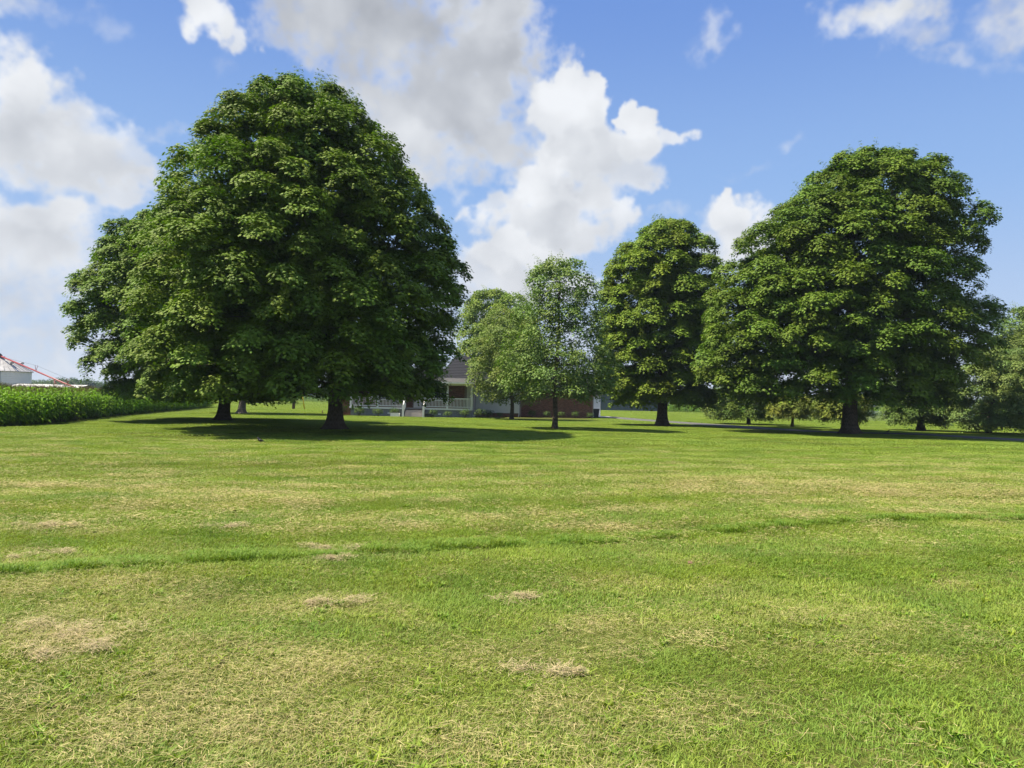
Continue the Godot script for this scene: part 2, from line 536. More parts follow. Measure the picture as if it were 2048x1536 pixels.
# dry stems and clippings that lie about
func straws(n: int, rad: float, l0: float, l1: float, wide: float, pile: float, sd: int) -> ArrayMesh:
	rng.seed = sd
	var s := st()
	for i in n:
		var a := R(0, TAU)
		var r := rad * pow(rng.randf(), 0.7)
		var top := pile * exp(-2.5 * r * r / (rad * rad)) * R(0.3, 1.0) + R(0.012, 0.04)
		var p := Vector3(cos(a) * r, top, sin(a) * r)
		var b := R(0, TAU)
		var l := R(l0, l1)
		var d := Vector3(cos(b), R(-0.22, 0.22), sin(b)) * l * 0.5
		var bend := Vector3(R(-1, 1), R(0.0, 0.8), R(-1, 1)) * l * 0.05
		var w := Vector3(-sin(b), R(-0.5, 0.5), cos(b)) * wide * R(0.5, 1.2) * 0.5
		var v := R(0.6, 1.25)
		s.set_color(Color(v, v * R(0.9, 1.02), v * R(0.75, 1.1)))
		quad(s, p - d - w, p + bend - w, p + bend + w, p - d + w)
		quad(s, p + bend - w, p + d - w * 0.4, p + d + w * 0.4, p + bend + w)
	return s.commit()

func heap_mesh(n: int, rad: float, sd: int) -> ArrayMesh:
	rng.seed = sd
	var s := st()
	var lobes := []
	for k in 6:
		lobes.append([R(-1.1, 1.1) * rad, R(-0.4, 0.4) * rad, R(0.2, 0.55) * rad, R(0.01, 0.05)])
	for i in n:
		var e: Array = lobes[rng.randi() % 6] if rng.randf() < 0.8 else [0.0, 0.0, rad * 1.2, 0.01]
		var a := R(0, TAU)
		var r: float = e[2] * sqrt(rng.randf()) * R(0.6, 1.4)
		var p := Vector3(e[0] + cos(a) * r, e[3] * exp(-2.0 * r * r / (e[2] * e[2])) * R(0.3, 1.0) + R(0.008, 0.035), e[1] + sin(a) * r)
		var b := R(0, TAU)
		var l := R(0.02, 0.08)
		var d := Vector3(cos(b), R(-0.3, 0.3), sin(b)) * l * 0.5
		var w := Vector3(-sin(b), R(-0.5, 0.5), cos(b)) * 0.0013 * R(0.6, 1.3)
		var v := R(0.45, 1.25)
		s.set_color(Color(v, v * R(0.9, 1.02), v * R(0.8, 1.1)))
		quad(s, p - d - w, p + d - w * 0.5, p + d + w * 0.5, p - d + w)
	return s.commit()

func corn_plant(sd: int) -> ArrayMesh:
	rng.seed = sd
	var s := st()
	var h := R(1.62, 1.9)
	s.set_color(Color(0.09, 0.15, 0.03))
	tube(s, [Vector3(0, -0.05, 0), Vector3(0.01, h * 0.5, 0), Vector3(0.02, h * 0.95, 0.01)], [0.016, 0.013, 0.006], 5, false)
	var a := R(0, TAU)
	for i in 12:
		var y := h * (0.12 + 0.83 * i / 11.0)
		a += PI + R(-0.5, 0.5)
		var l := R(0.55, 0.85) * (0.7 if i > 9 else 1.0)
		var d := Vector3(cos(a), 0, sin(a))
		var sd2 := Vector3(-sin(a), 0, cos(a))
		var v := R(0.8, 1.25)
		s.set_color(Color(0.155 * v, 0.29 * v, 0.026 * v))
		var rise := R(0.55, 1.0)
		var prev := Vector3(0, y, 0)
		var pw := 0.02
		for k in range(1, 7):
			var u := k / 6.0
			var q := Vector3(0, y + l * (rise * u - (rise + 0.25) * u * u * 0.95), 0) + d * l * u * 0.9
			var w := 0.048 * sin(PI * clampf(0.18 + u * 0.82, 0.0, 1.0)) + 0.003
			quad(s, prev - sd2 * pw, q - sd2 * w, q + sd2 * w + Vector3(0, 0.012, 0), prev + sd2 * pw + Vector3(0, 0.012, 0))
			prev = q
			pw = w
	s.set_color(Color(0.22, 0.19, 0.07))
	for k in 6:
		var b := R(0, TAU)
		tube(s, [Vector3(0.02, h * 0.95, 0), Vector3(0.02 + cos(b) * 0.05, h + 0.12, sin(b) * 0.05), Vector3(0.02 + cos(b) * 0.1, h + 0.2, sin(b) * 0.1)], [0.004, 0.004, 0.002], 3, false)
	return s.commit()

const DRY := [-3.2, -6.4, 1.0, -3.0, -5.2, 0.55, -1.9, -4.2, 0.8, -1.5, -6.3, 0.45, 1.05, -5.7, 0.6, 2.4, -6.3, 0.6, -8.4, -14.0, 0.9, -4.7, -12.5, 1.1, -5.7, -9.6, 0.5, -2.0, -8.4, 0.45, 0.1, -5.0, 0.35, -1.4, -4.7, 0.5, 0.9, -7.4, 0.4, -4.2, -7.2, 0.8, 5.0, -15.5, 1.8, 9.0, -16.0, 1.6, -0.5, -3.7, 0.5, 0.6, -4.2, 0.4, 2.2, -5.4, 0.35]

func dryness(x: float, z: float) -> float:
	var d := clampf(patchy.get_noise_2d(x * 1.3, z * 2.0) * 1.3 + 0.02, 0.0, 1.0) * 0.6
	var c := z + 0.27 * x + patchy.get_noise_2d(x * 0.5 + 50.0, z * 0.5) * 1.1
	var row := pow(0.5 + 0.5 * sin(c * TAU / 1.35), 3.0)
	d += row * 0.60 * smoothstep(-8.5, -11.0, z) * smoothstep(-30.0, -18.0, z) * (0.5 + 0.9 * clampf(patchy.get_noise_2d(x * 0.35, z * 0.9 + 30.0) + 0.4, 0.0, 1.0))
	d += row * 0.18 * smoothstep(-24.0, -34.0, z)
	for i in range(0, DRY.size(), 3):
		var rr: float = DRY[i + 2] * 1.1
		var q := (pow((x - DRY[i]) * 0.75, 2) + pow((z - DRY[i + 1]) * 1.3, 2)) / (rr * rr)
		if q < 6.0: d += 0.62 * exp(-q)
	d *= 1.0 - 0.55 * smoothstep(0.9, 2.6, x) * smoothstep(-6.0, -4.6, z)
	d *= 0.5 + fine.get_noise_2d(x * 3.0, z * 3.0) * 1.0 + 0.5
	if z > -13.5:
		d *= smoothstep(0.1, 0.5, off_line(Vector2(x, z), STRIP))
	return clampf(d, 0.0, 1.0)

func lawn_tint(x: float, z: float, dry: float) -> Color:
	var g := patchy.get_noise_2d(x * 0.9 + 200.0, z * 1.4)
	var g2 := fine.get_noise_2d(x * 1.1, z * 1.1 + 77.0)
	var c := Color(0.245, 0.345, 0.050)
	c = c.lerp(Color(0.175, 0.285, 0.042), clampf(0.5 + g * 1.2, 0.0, 1.0) * 0.8)
	c = c.lerp(Color(0.315, 0.395, 0.055), clampf(g2 * 0.9 + 0.05, 0.0, 0.7))
	c = c.lerp(Color(0.47, 0.41, 0.15), dry * 0.42)
	c = c.lerp(c * Color(0.72, 0.82, 0.85), clampf(0.2 + fine.get_noise_2d(x * 0.7 + 300.0, z * 0.7) * 1.1, 0.0, 1.0))   # patches of darker clover and fescue
	return c * R(0.85, 1.15)

func ok_grass(x: float, z: float) -> bool:
	if z < -34.0 and off_line(Vector2(x, z), DRIVE) < 1.75: return false
	if z < -72.6 and x > -17.2 and x < 9.6: return false
	if z < -33.0 and z > -110.0 and x < -23.3 - (absf(z) - 36.4) * 0.2415 - 0.2: return false
	for t in [[-8.65, -37.66, 0.85], [-18.44, -49.4, 0.8], [21.38, -48.62, 0.85], [11.58, -58.97, 0.7], [2.62, -46.98, 0.32]]:
		if Vector2(x - t[0], z - t[1]).length() < t[2]: return false
	return true

func lawn_zone(near: float, far: float, step: float, meshes: Array, sc: float, bits: Array, tints: Array) -> void:
	var z := -near
	while z > -far:
		var half := -z * 0.70 + 2.6
		var x := -half
		while x < half:
			var px := x + R(-0.5, 0.5) * step
			var pz := z + R(-0.5, 0.5) * step
			x += step
			if not ok_grass(px, pz): continue
			var i := rng.randi() % meshes.size()
			var dry := dryness(px, pz)
			var k := sc * R(0.85, 1.15)
			var pass_no := sin((pz + 0.27 * px) * TAU / 2.7 + patchy.get_noise_2d(px * 0.2, pz * 0.2) * 1.2)
			var lean := 0.42 * clampf(pass_no * 3.0, -1.0, 1.0)   # each mower pass lays the blades its own way
			var lie := Basis(Vector3(1, 0, 0), Vector3(-0.25 * lean, 1, lean), Vector3(0, 0, 1))
			bits[i].append(Transform3D(lie * Basis(Vector3.UP, R(0, TAU)) * Basis.from_scale(Vector3(k, k * R(0.8, 1.15) * (1.0 - 0.25 * dry), k)), Vector3(px, gh(px, pz), pz)))
			tints[i].append(lawn_tint(px, pz, dry))
		z -= step

func grow_lawn() -> void:
	rng.seed = 4
	var zones := [
		[1.6, 6.6, 0.17, [[300, 0.2, 0.016, 0.042, 0.0042, 1.2], [300, 0.2, 0.014, 0.038, 0.0036, 1.6], [220, 0.2, 0.016, 0.05, 0.005, 1.1], [280, 0.2, 0.012, 0.034, 0.0045, 1.5]]],
		[6.6, 14.0, 0.25, [[420, 0.3, 0.02, 0.05, 0.0048, 1.1], [420, 0.3, 0.018, 0.042, 0.0048, 1.3], [360, 0.3, 0.02, 0.055, 0.0055, 0.9]]],
		[14.0, 30.0, 0.42, [[600, 0.5, 0.02, 0.05, 0.008, 1.1], [600, 0.5, 0.018, 0.045, 0.008, 1.3], [520, 0.5, 0.02, 0.055, 0.009, 0.9]]],
		[30.0, 66.0, 0.75, [[700, 0.9, 0.022, 0.055, 0.014, 1.1], [700, 0.9, 0.02, 0.05, 0.015, 1.2]]],
		[66.0, 135.0, 1.5, [[700, 1.8, 0.025, 0.07, 0.028, 1.1], [700, 1.8, 0.025, 0.06, 0.03, 1.2]]],
		[135.0, 330.0, 3.8, [[800, 4.4, 0.03, 0.09, 0.06, 1.1]]]]
	var home: Node = null
	for zi in zones.size():
		var q: Array = zones[zi]
		var meshes := []
		var bits := []
		var tints := []
		for k in q[3].size():
			var a: Array = q[3][k]
			meshes.append(blades(a[0], a[1], a[2], a[3], a[4], a[5], 100 + zi * 10 + k))
			bits.append([])
			tints.append(PackedColorArray())
		rng.seed = 50 + zi
		lawn_zone(q[0], q[1], q[2], meshes, 1.0, bits, tints)
		for k in meshes.size():
			var o := many("grass", meshes[k], M.blade, self if home == null else home, bits[k], tints[k])
			if home == null:
				home = o
				tag(o, "mown green and yellowish lawn grass spread over the whole foreground", "grass", "", "stuff")
	# taller uncut tuft line between two mower passes
	var tall := [blades(46, 0.085, 0.06, 0.135, 0.0065, 0.75, 201, 0.3), blades(40, 0.085, 0.05, 0.12, 0.008, 0.9, 202, 0.3)]
	var tb := [[], []]
	var tt := [PackedColorArray(), PackedColorArray()]
	rng.seed = 61
	for i in STRIP.size() - 1:
		var a: Vector2 = STRIP[i]
		var b: Vector2 = STRIP[i + 1]
		var n := int(a.distance_to(b) / 0.0065)
		for k in n:
			var along := a.lerp(b, (k + rng.randf()) / n)
			var across := (b - a).normalized().orthogonal()
			var thin := 0.5 + 1.2 * fine.get_noise_2d(along.x * 1.4 + 9.0, along.y * 1.4)
			if along.x > -2.3 and along.x < -1.75: thin *= 0.35
			var w := pow(rng.randf(), 1.5)
			var p := along - across * (w * 0.5 - 0.06 + 0.07 * fine.get_noise_2d(along.x * 1.5, 40.0)) * (1.0 if across.y < 0 else -1.0) * -1.0
			if thin < R(-0.1, 0.25): continue
			var k2 := R(0.3, 0.95) * clampf(thin + 0.35, 0.3, 1.05) * (1.0 - 0.5 * w)
			var j := rng.randi() % 2
			tb[j].append(Transform3D(Basis(Vector3.UP, R(0, TAU)) * Basis.from_scale(Vector3(1, k2, 1)), Vector3(p.x, gh(p.x, p.y), p.y)))
			var v := R(0.8, 1.15)
			tt[j].append(Color(0.185 * v * R(0.85, 1.2), 0.29 * v, 0.04 * v))
	var strip := many("grass_strip", tall[0], M.blade, self, tb[0], tt[0])
	tag(strip, "strip of taller uncut bright green grass left between mower passes", "grass", "", "stuff")
	many("grass_strip", tall[1], M.blade, strip, tb[1], tt[1])
	# broad-bladed weedy tufts and clover in the near lawn
	var weed := [blades(12, 0.05, 0.035, 0.075, 0.010, 1.3, 211, 0.2), blades(9, 0.045, 0.03, 0.065, 0.013, 1.5, 212, 0.2)]
	tb = [[], []]
	tt = [PackedColorArray(), PackedColorArray()]
	rng.seed = 62
	for k in 5200:
		var z := -lerpf(2.6, 17.0, pow(rng.randf(), 1.3))
		var x := R(-1, 1) * (-z * 0.70 + 1.5)
		if fine.get_noise_2d(x * 0.9 + 31.0, z * 0.9) < R(-0.25, 0.45): continue
		var j := rng.randi() % 2
		var v := R(0.8, 1.2)
		tb[j].append(Transform3D(Basis(Vector3.UP, R(0, TAU)) * Basis.from_scale(Vector3.ONE * R(0.5, 1.1)), Vector3(x, gh(x, z), z)))
		tt[j].append(Color(0.20 * v * R(0.85, 1.2), 0.30 * v, 0.035 * v))
	var wd := many("weed_tufts", weed[0], M.blade, self, tb[0], tt[0])
	tag(wd, "broad bright green weed blades sprinkled through the near lawn", "grass", "", "stuff")
	many("weed_tufts", weed[1], M.blade, wd, tb[1], tt[1])
	# dry clippings
	var sm := [straws(60, 0.22, 0.02, 0.065, 0.0016, 0.014, 221), straws(44, 0.22, 0.03, 0.10, 0.0014, 0.02, 222), straws(64, 0.2, 0.018, 0.05, 0.0018, 0.01, 223), straws(80, 0.4, 0.03, 0.08, 0.0036, 0.01, 224), straws(70, 0.4, 0.03, 0.07, 0.004, 0.008, 225)]
	tb = [[], [], [], [], []]
	tt = []
	for k in 5: tt.append(PackedColorArray())
	rng.seed = 63
	for k in 30000:
		var z := -lerpf(2.2, 30.0, pow(rng.randf(), 0.75 if k % 2 else 1.7))
		var x := R(-1, 1) * (-z * 0.70 + 1.5)
		if rng.randf() > pow(dryness(x, z), 1.6) * 0.6 + 0.05 or not ok_grass(x, z): continue
		var j := rng.randi() % 3 if z > -9.5 else 3 + rng.randi() % 2
		var v := R(0.75, 1.15)
		tb[j].append(Transform3D(Basis(Vector3.UP, R(0, TAU)) * Basis.from_scale(Vector3.ONE * R(0.8, 1.25)), Vector3(x, gh(x, z) + R(0.0, 0.015), z)))
		tt[j].append(Color(0.48 * v, 0.42 * v, 0.20 * v))
	var dry := many("dry_clippings", sm[0], M.straw, self, tb[0], tt[0])
	tag(dry, "dry straw-coloured grass clippings strewn in rows over the lawn", "grass clippings", "", "stuff")
	for k in range(1, 5):
		many("dry_clippings", sm[k], M.straw, dry, tb[k], tt[k])
	# heaps of clippings that stand out
	var heaps := [[-5.73, -9.59, 0.34, "small heap of dry grass clippings on the left lawn, well behind the tall grass strip"], [-4.82, -7.91, 0.26, "small heap of dry grass clippings at the far left, just behind the tall grass strip"],
		[-3.56, -9.86, 0.30, "flat heap of dry clippings lying behind the left half of the grass strip"], [-2.02, -8.75, 0.32, "heap of dry clippings lying across a gap in the tall grass strip"], [-1.86, -8.1, 0.2, "little heap of dry clippings just in front of the gap in the grass strip"],
		[-1.47, -6.31, 0.26, "brown heap of clippings on the lawn in front of the grass strip, left of centre"], [-2.97, -5.21, 0.38, "largest grey-brown heap of clippings, near the left edge of the foreground"], [-2.75, -4.85, 0.24, "tan heap of clippings in the left foreground, in front of the largest heap"],
		[0.06, -6.7, 0.22, "small tan heap of clippings in the middle of the foreground lawn"], [0.24, -4.87, 0.22, "low tan heap of clippings at the lower middle of the foreground"]]
	for i in heaps.size():
		var a: Array = heaps[i]
		var s := heap_mesh(int(950 * a[2] / 0.3), a[2], 300 + i)
		var o := put("clipping_heap", s, M.heap, self)
		o.position = Vector3(a[0], gh(a[0], a[1]) + 0.004, a[1])
		o.rotation.y = 0.25 + 0.3 * sin(i * 1.9)
		tag(o, a[3], "grass clippings", "heaps of dry clippings")
	var lm := st()
	leaf(lm, LOBES, Transform3D(Basis.from_euler(Vector3(0.25, 0, 0.2))), 0.065, Color(0.15, 0.10, 0.06))
	var lmesh := lm.commit()
	for a in [[1.94, -8.32, 0.4, "single tan fallen leaf on the lawn just in front of the grass strip"], [5.52, -12.52, 2.0, "single brown fallen leaf on the right lawn behind the grass strip"], [-3.89, -10.97, 4.0, "single reddish fallen leaf on the left lawn behind the grass strip"]]:
		var o := put("fallen_leaf", lmesh, M.deadleaf, self)
		o.position = Vector3(a[0], gh(a[0], a[1]) + 0.055, a[1])
		o.rotation.y = a[2]
		tag(o, a[3], "leaf", "fallen leaves")

func corn(label: String, inside: Callable, lo: Vector2, hi: Vector2, rowgap: float, gap: float, turn: float, sd: int) -> void:
	rng.seed = sd
	var bits := [[], [], [], []]
	var tints := [PackedColorArray(), PackedColorArray(), PackedColorArray(), PackedColorArray()]
	var z := lo.y
	while z < hi.y:
		var x := lo.x
		while x < hi.x:
			var p := Vector2(x + R(-0.04, 0.04), z + R(-0.05, 0.05))
			x += gap * R(0.8, 1.2)
			if not inside.call(p): continue
			var i := rng.randi() % 4
			var v := R(0.8, 1.2)
			bits[i].append(Transform3D(Basis(Vector3.UP, R(0, TAU)) * Basis.from_scale(Vector3(1, 1, 1) * R(0.88, 1.08)), Vector3(p.x, gh(p.x, p.y), p.y)))
			tints[i].append(Color(v * R(0.9, 1.15), v, v * R(0.8, 1.1)))
		z += rowgap
	var home := many("corn_field", M.cornmesh[0], M.corn, self, bits[0], tints[0])
	tag(home, label, "corn", "", "stuff")
	for i in range(1, 4):
		many("corn_plants", M.cornmesh[i], M.corn, home, bits[i], tints[i])

# ---------------------------------------------------------------- house
const HO := Vector3(-5, 0, -76)

func hb(called: String, lo: Vector3, hi: Vector3, m: Material, parent: Node) -> MeshInstance3D:
	return put(called, boxm(lo - HO, hi - HO), m, parent)

func shingles(called: String, e0: Vector3, e1: Vector3, r1: Vector3, r0: Vector3, m: Material, parent: Node) -> MeshInstance3D:
	var s := st()
	s.set_smooth_group(-1)
	var n := maxi(3, int(e0.distance_to(r0) / 0.26))
	var up := (e1 - e0).cross(r0 - e0).normalized()
	if up.y < 0: up = -up
	for i in n:
		var a := e0.lerp(r0, float(i) / n) - HO
		var b := e1.lerp(r1, float(i) / n) - HO
		var c := e1.lerp(r1, float(i + 1) / n) - HO
		var d := e0.lerp(r0, float(i + 1) / n) - HO
		quad(s, a + up * 0.035, d + up * 0.006, c + up * 0.006, b + up * 0.035)
		quad(s, a - up * 0.03, a + up * 0.035, b + up * 0.035, b - up * 0.03)
	quad(s, e0 - HO - up * 0.03, e1 - HO - up * 0.03, r1 - HO - up * 0.03, r0 - HO - up * 0.03)
	return put(called, done(s), m, parent)

func bricks(parent: Node, a: Vector3, b: Vector3, y0: float, y1: float, skip: Array, sd: int) -> void:
	rng.seed = sd
	var bm := boxm(Vector3(-0.1, -0.03, -0.03), Vector3(0.1, 0.03, 0.012))
	var along := (b - a).normalized()
	var out := Vector3(-along.z, 0, along.x)
	if out.z < -0.5 or out.x > 0.5: out = -out
	var base := Basis(along, Vector3.UP, along.cross(Vector3.UP))
	var w := []
	var c := PackedColorArray()
	var rows := int((y1 - y0) / 0.072)
	var cols := int(a.distance_to(b) / 0.212)
	for j in rows:
		for i in cols:
			var q := a + along * ((i + 0.5 + (0.25 if j % 2 else -0.25)) * 0.212) + Vector3(0, y0 + (j + 0.5) * 0.072, 0)
			var bad := false
			for k in skip:
				if q.x > k[0] - 0.1 and q.x < k[1] + 0.1 and q.y > k[2] - 0.03 and q.y < k[3] + 0.03: bad = true
			if bad: continue
			w.append(Transform3D(base, q - HO))
			var v := R(0.65, 1.25)
			c.append(Color(0.215 * v, 0.095 * v * R(0.9, 1.1), 0.062 * v))
	many("bricks", bm, M.brick, parent, w, c)

func house() -> void:
	var h := thing("house", "low brick house with white porch railing and dark shingle roof behind the trees", "house", HO)
	# main block
	var wall := hb("wall", Vector3(-16.7, -0.1, -84), Vector3(-3.72, 3.42, -75.53), M.mortar, h)
	var holes := [[-9.65, -8.65, 0.8, 2.95], [-14.0, -12.2, 1.6, 2.9], [-7.6, -6.3, 1.6, 2.9]]
	bricks(wall, Vector3(-16.7, 0, -75.53), Vector3(-4.45, 0, -75.53), 0.0, 3.4, holes, 71)
	bricks(wall, Vector3(-16.7, 0, -84), Vector3(-16.7, 0, -75.53), 0.0, 3.4, [], 72)
	for k in 20:
		hb("siding_board", Vector3(-4.4, 0.85 + k * 0.125, -75.53), Vector3(-3.75, 0.97 + k * 0.125, -75.49), M.siding, wall)
	var door := hb("door", Vector3(-9.6, 0.84, -75.53), Vector3(-8.7, 2.88, -75.47), M.white, h)
	hb("door_handle", Vector3(-9.5, 1.8, -75.47), Vector3(-9.42, 1.92, -75.42), M.dark, door)
	for a in [[-14.0, -12.2], [-7.6, -6.3]]:
		var w := hb("window", Vector3(a[0], 1.6, -75.53), Vector3(a[1], 2.9, -75.5), M.pane, h)
		hb("frame", Vector3(a[0] - 0.05, 2.84, -75.5), Vector3(a[1] + 0.05, 2.93, -75.45), M.white, w)
		hb("sill", Vector3(a[0] - 0.05, 1.55, -75.5), Vector3(a[1] + 0.05, 1.62, -75.42), M.white, w)
		for x in [a[0], (a[0] + a[1]) * 0.5, a[1]]:
			hb("frame", Vector3(x - 0.035, 1.62, -75.5), Vector3(x + 0.035, 2.84, -75.455), M.white, w)
	# porch
	var p := hb("porch", Vector3(-15.35, 0.74, -75.53), Vector3(-3.7, 0.83, -72.95), M.deck, h)
	hb("foundation", Vector3(-15.25, -0.1, -75.5), Vector3(-10.15, 0.74, -73.05), M.block, p)
	hb("foundation", Vector3(-10.15, -0.1, -75.5), Vector3(-8.15, 0.62, -73.35), M.block, p)
	hb("foundation", Vector3(-8.15, -0.1, -75.5), Vector3(-3.72, 0.74, -73.05), M.block, p)
	for a in [[-15.37, -10.05], [-8.25, -3.68]]:
		hb("rim_board", Vector3(a[0], 0.70, -73.0), Vector3(a[1], 0.86, -72.93), M.white, p)
	hb("vent", Vector3(-11.75, 0.22, -73.05), Vector3(-11.5, 0.36, -73.03), M.white, p)
	hb("vent", Vector3(-6.95, 0.22, -73.05), Vector3(-6.7, 0.36, -73.03), M.white, p)
	for x in [-15.25, -12.7, -10.1, -8.2, -6.1, -3.8]:
		hb("post", Vector3(x - 0.08, 0.86, -73.11), Vector3(x + 0.08, 3.03, -72.95), M.white, p)
	for a in [[-15.17, -12.78], [-12.62, -10.18], [-8.12, -6.18], [-6.02, -3.88]]:
		hb("top_rail", Vector3(a[0], 1.74, -73.08), Vector3(a[1], 1.83, -72.98), M.white, p)
		hb("bottom_rail", Vector3(a[0], 0.95, -73.06), Vector3(a[1], 1.02, -73.0), M.white, p)
		var x: float = a[0] + 0.09
		while x < a[1] - 0.03:
			hb("baluster", Vector3(x - 0.022, 1.02, -73.052), Vector3(x + 0.022, 1.74, -73.008), M.white, p)
			x += 0.135
	for k in 4:
		hb("step", Vector3(-9.98, -0.1 if k == 3 else 0.62 - k * 0.19 - 0.19, -72.99 + k * 0.3), Vector3(-8.32, 0.62 - k * 0.19 + 0.03, -72.66 + k * 0.3 + (0.03 if k < 3 else 0.0)), M.tread, p)
	for x in [-10.1, -8.2]:
		hb("newel_post", Vector3(x - 0.09, -0.1, -71.85), Vector3(x + 0.09, 1.15, -71.67), M.white, p)
		var s := st()
		tube(s, [Vector3(x, 1.74, -72.95) - HO, Vector3(x, 1.05, -71.8) - HO], [0.06, 0.06], 4)
		put("stair_rail", done(s), M.white, p)
		for k in 6:
			var zz := -72.8 + k * 0.17
			var yy := 1.74 - (zz + 72.95) * 0.6
			hb("stair_baluster", Vector3(x - 0.02, yy - 0.95, zz - 0.02), Vector3(x + 0.02, yy - 0.03, zz + 0.02), M.white, p)
	hb("beam", Vector3(-15.4, 3.03, -73.12), Vector3(-3.62, 3.24, -72.92), M.white, h)
	hb("ceiling", Vector3(-15.3, 3.24, -75.5), Vector3(-3.7, 3.27, -72.95), M.white, h)
	hb("gutter", Vector3(-15.8, 3.20, -72.62), Vector3(-3.1, 3.33, -72.5), M.white, h)
	shingles("porch_roof", Vector3(-15.8, 3.34, -72.52), Vector3(-3.1, 3.34, -72.52), Vector3(-4.4, 3.8, -75.6), Vector3(-15.8, 3.8, -75.6), M.rooflight, h)
	shingles("porch_roof", Vector3(-3.1, 3.34, -72.52), Vector3(-3.1, 3.34, -75.6), Vector3(-4.4, 3.8, -75.6), Vector3(-4.4, 3.8, -75.6), M.rooflight, h)
	# roofs
	shingles("roof", Vector3(-17.3, 3.42, -74.9), Vector3(-3.2, 3.42, -74.9), Vector3(-3.2, 4.9, -79.8), Vector3(-17.3, 4.9, -79.8), M.roof, h)
	shingles("roof", Vector3(-3.2, 3.42, -84.6), Vector3(-17.3, 3.42, -84.6), Vector3(-17.3, 4.9, -79.8), Vector3(-3.2, 4.9, -79.8), M.roof, h)
	var g := st()
	g.set_smooth_group(-1)
	tri(g, Vector3(-16.7, 3.4, -84) - HO, Vector3(-16.7, 4.82, -79.8) - HO, Vector3(-16.7, 3.4, -75.5) - HO)
	tri(g, Vector3(-16.62, 3.4, -75.5) - HO, Vector3(-16.62, 4.82, -79.8) - HO, Vector3(-16.62, 3.4, -84) - HO)
	put("gable", done(g), M.siding, h)
	var e := [Vector3(-7.4, 3.6, -75.25), Vector3(-2.95, 3.6, -75.25), Vector3(-2.95, 3.6, -82.6), Vector3(-7.4, 3.6, -82.6)]
	var r := [Vector3(-5.75, 6.2, -78.3), Vector3(-4.4, 6.2, -78.3), Vector3(-4.4, 6.2, -79.6), Vector3(-5.75, 6.2, -79.6)]
	for i in 4:
		shingles("upper_roof", e[i], e[(i + 1) % 4], r[(i + 1) % 4], r[i], M.roof, h)
	quadtop(h, r)
	# siding link
	var link := hb("link_wall", Vector3(-3.7, -0.1, -84), Vector3(0.98, 3.15, -80.03), M.mortar, h)
	for k in 21:
		for a in [[-3.7, -2.95], [-2.9, -1.12], [-1.07, 0.74]]:
			hb("siding_board", Vector3(a[0], 0.42 + k * 0.13, -80.03), Vector3(a[1], 0.545 + k * 0.13, -79.985 if k % 2 else -79.98), M.siding, link)
	for x in [-2.925, -1.095]:
		hb("batten", Vector3(x - 0.025, 0.42, -80.03), Vector3(x + 0.025, 3.15, -79.965), M.siding, link)
	bricks(link, Vector3(-3.7, 0, -80.03), Vector3(0.98, 0, -80.03), 0.0, 0.4, [], 73)
	for x in [0.78, 0.93]:
		put("downspout", tubem([Vector3(x, 3.1, -79.93) - HO, Vector3(x, 0.25, -79.93) - HO, Vector3(x - 0.05, 0.05, -79.7) - HO], [0.04, 0.04, 0.04], 6), M.white if x < 0.9 else M.downpipe, h)
	shingles("roof", Vector3(-3.7, 3.15, -79.4), Vector3(1.2, 3.15, -79.4), Vector3(1.2, 4.85, -84.5), Vector3(-3.7, 4.85, -84.5), M.roof, h)
	# brick wing
	var wing := hb("wing_wall", Vector3(1.0, -0.1, -91), Vector3(8.72, 2.95, -82.03), M.mortar, h)
	bricks(wing, Vector3(1.0, 0, -82.03), Vector3(8.72, 0, -82.03), 0.0, 2.92, [], 74)
	shingles("roof", Vector3(0.5, 2.95, -81.4), Vector3(9.2, 2.95, -81.4), Vector3(9.2, 4.75, -86.5), Vector3(0.5, 4.75, -86.5), M.roof, h)
	shingles("roof", Vector3(9.2, 2.95, -91.6), Vector3(0.5, 2.95, -91.6), Vector3(0.5, 4.75, -86.5), Vector3(9.2, 4.75, -86.5), M.roof, h)
	hb("gutter", Vector3(0.5, 2.84, -81.42), Vector3(9.2, 2.95, -81.3), M.white, h)

func quadtop(h: Node, r: Array) -> void:
	var s := st()
	s.set_smooth_group(-1)
	quad(s, r[0] - HO, r[3] - HO, r[2] - HO, r[1] - HO)
	put("ridge_cap", done(s), M.roof, h)

# ---------------------------------------------------------------- farm and small things
func lathe(prof2: Array, sides: int, wob := 0.0) -> ArrayMesh:
	var s := st()
	s.set_smooth_group(-1)
	for i in prof2.size() - 1:
		var a: Vector2 = prof2[i]
		var b: Vector2 = prof2[i + 1]
		for k in sides:
			var t0 := TAU * k / sides
			var t1 := TAU * (k + 1) / sides
			quad(s, Vector3(cos(t0) * a.x, a.y, sin(t0) * a.x), Vector3(cos(t1) * a.x, a.y, sin(t1) * a.x), Vector3(cos(t1) * b.x, b.y, sin(t1) * b.x), Vector3(cos(t0) * b.x, b.y, sin(t0) * b.x))
	return done(s)

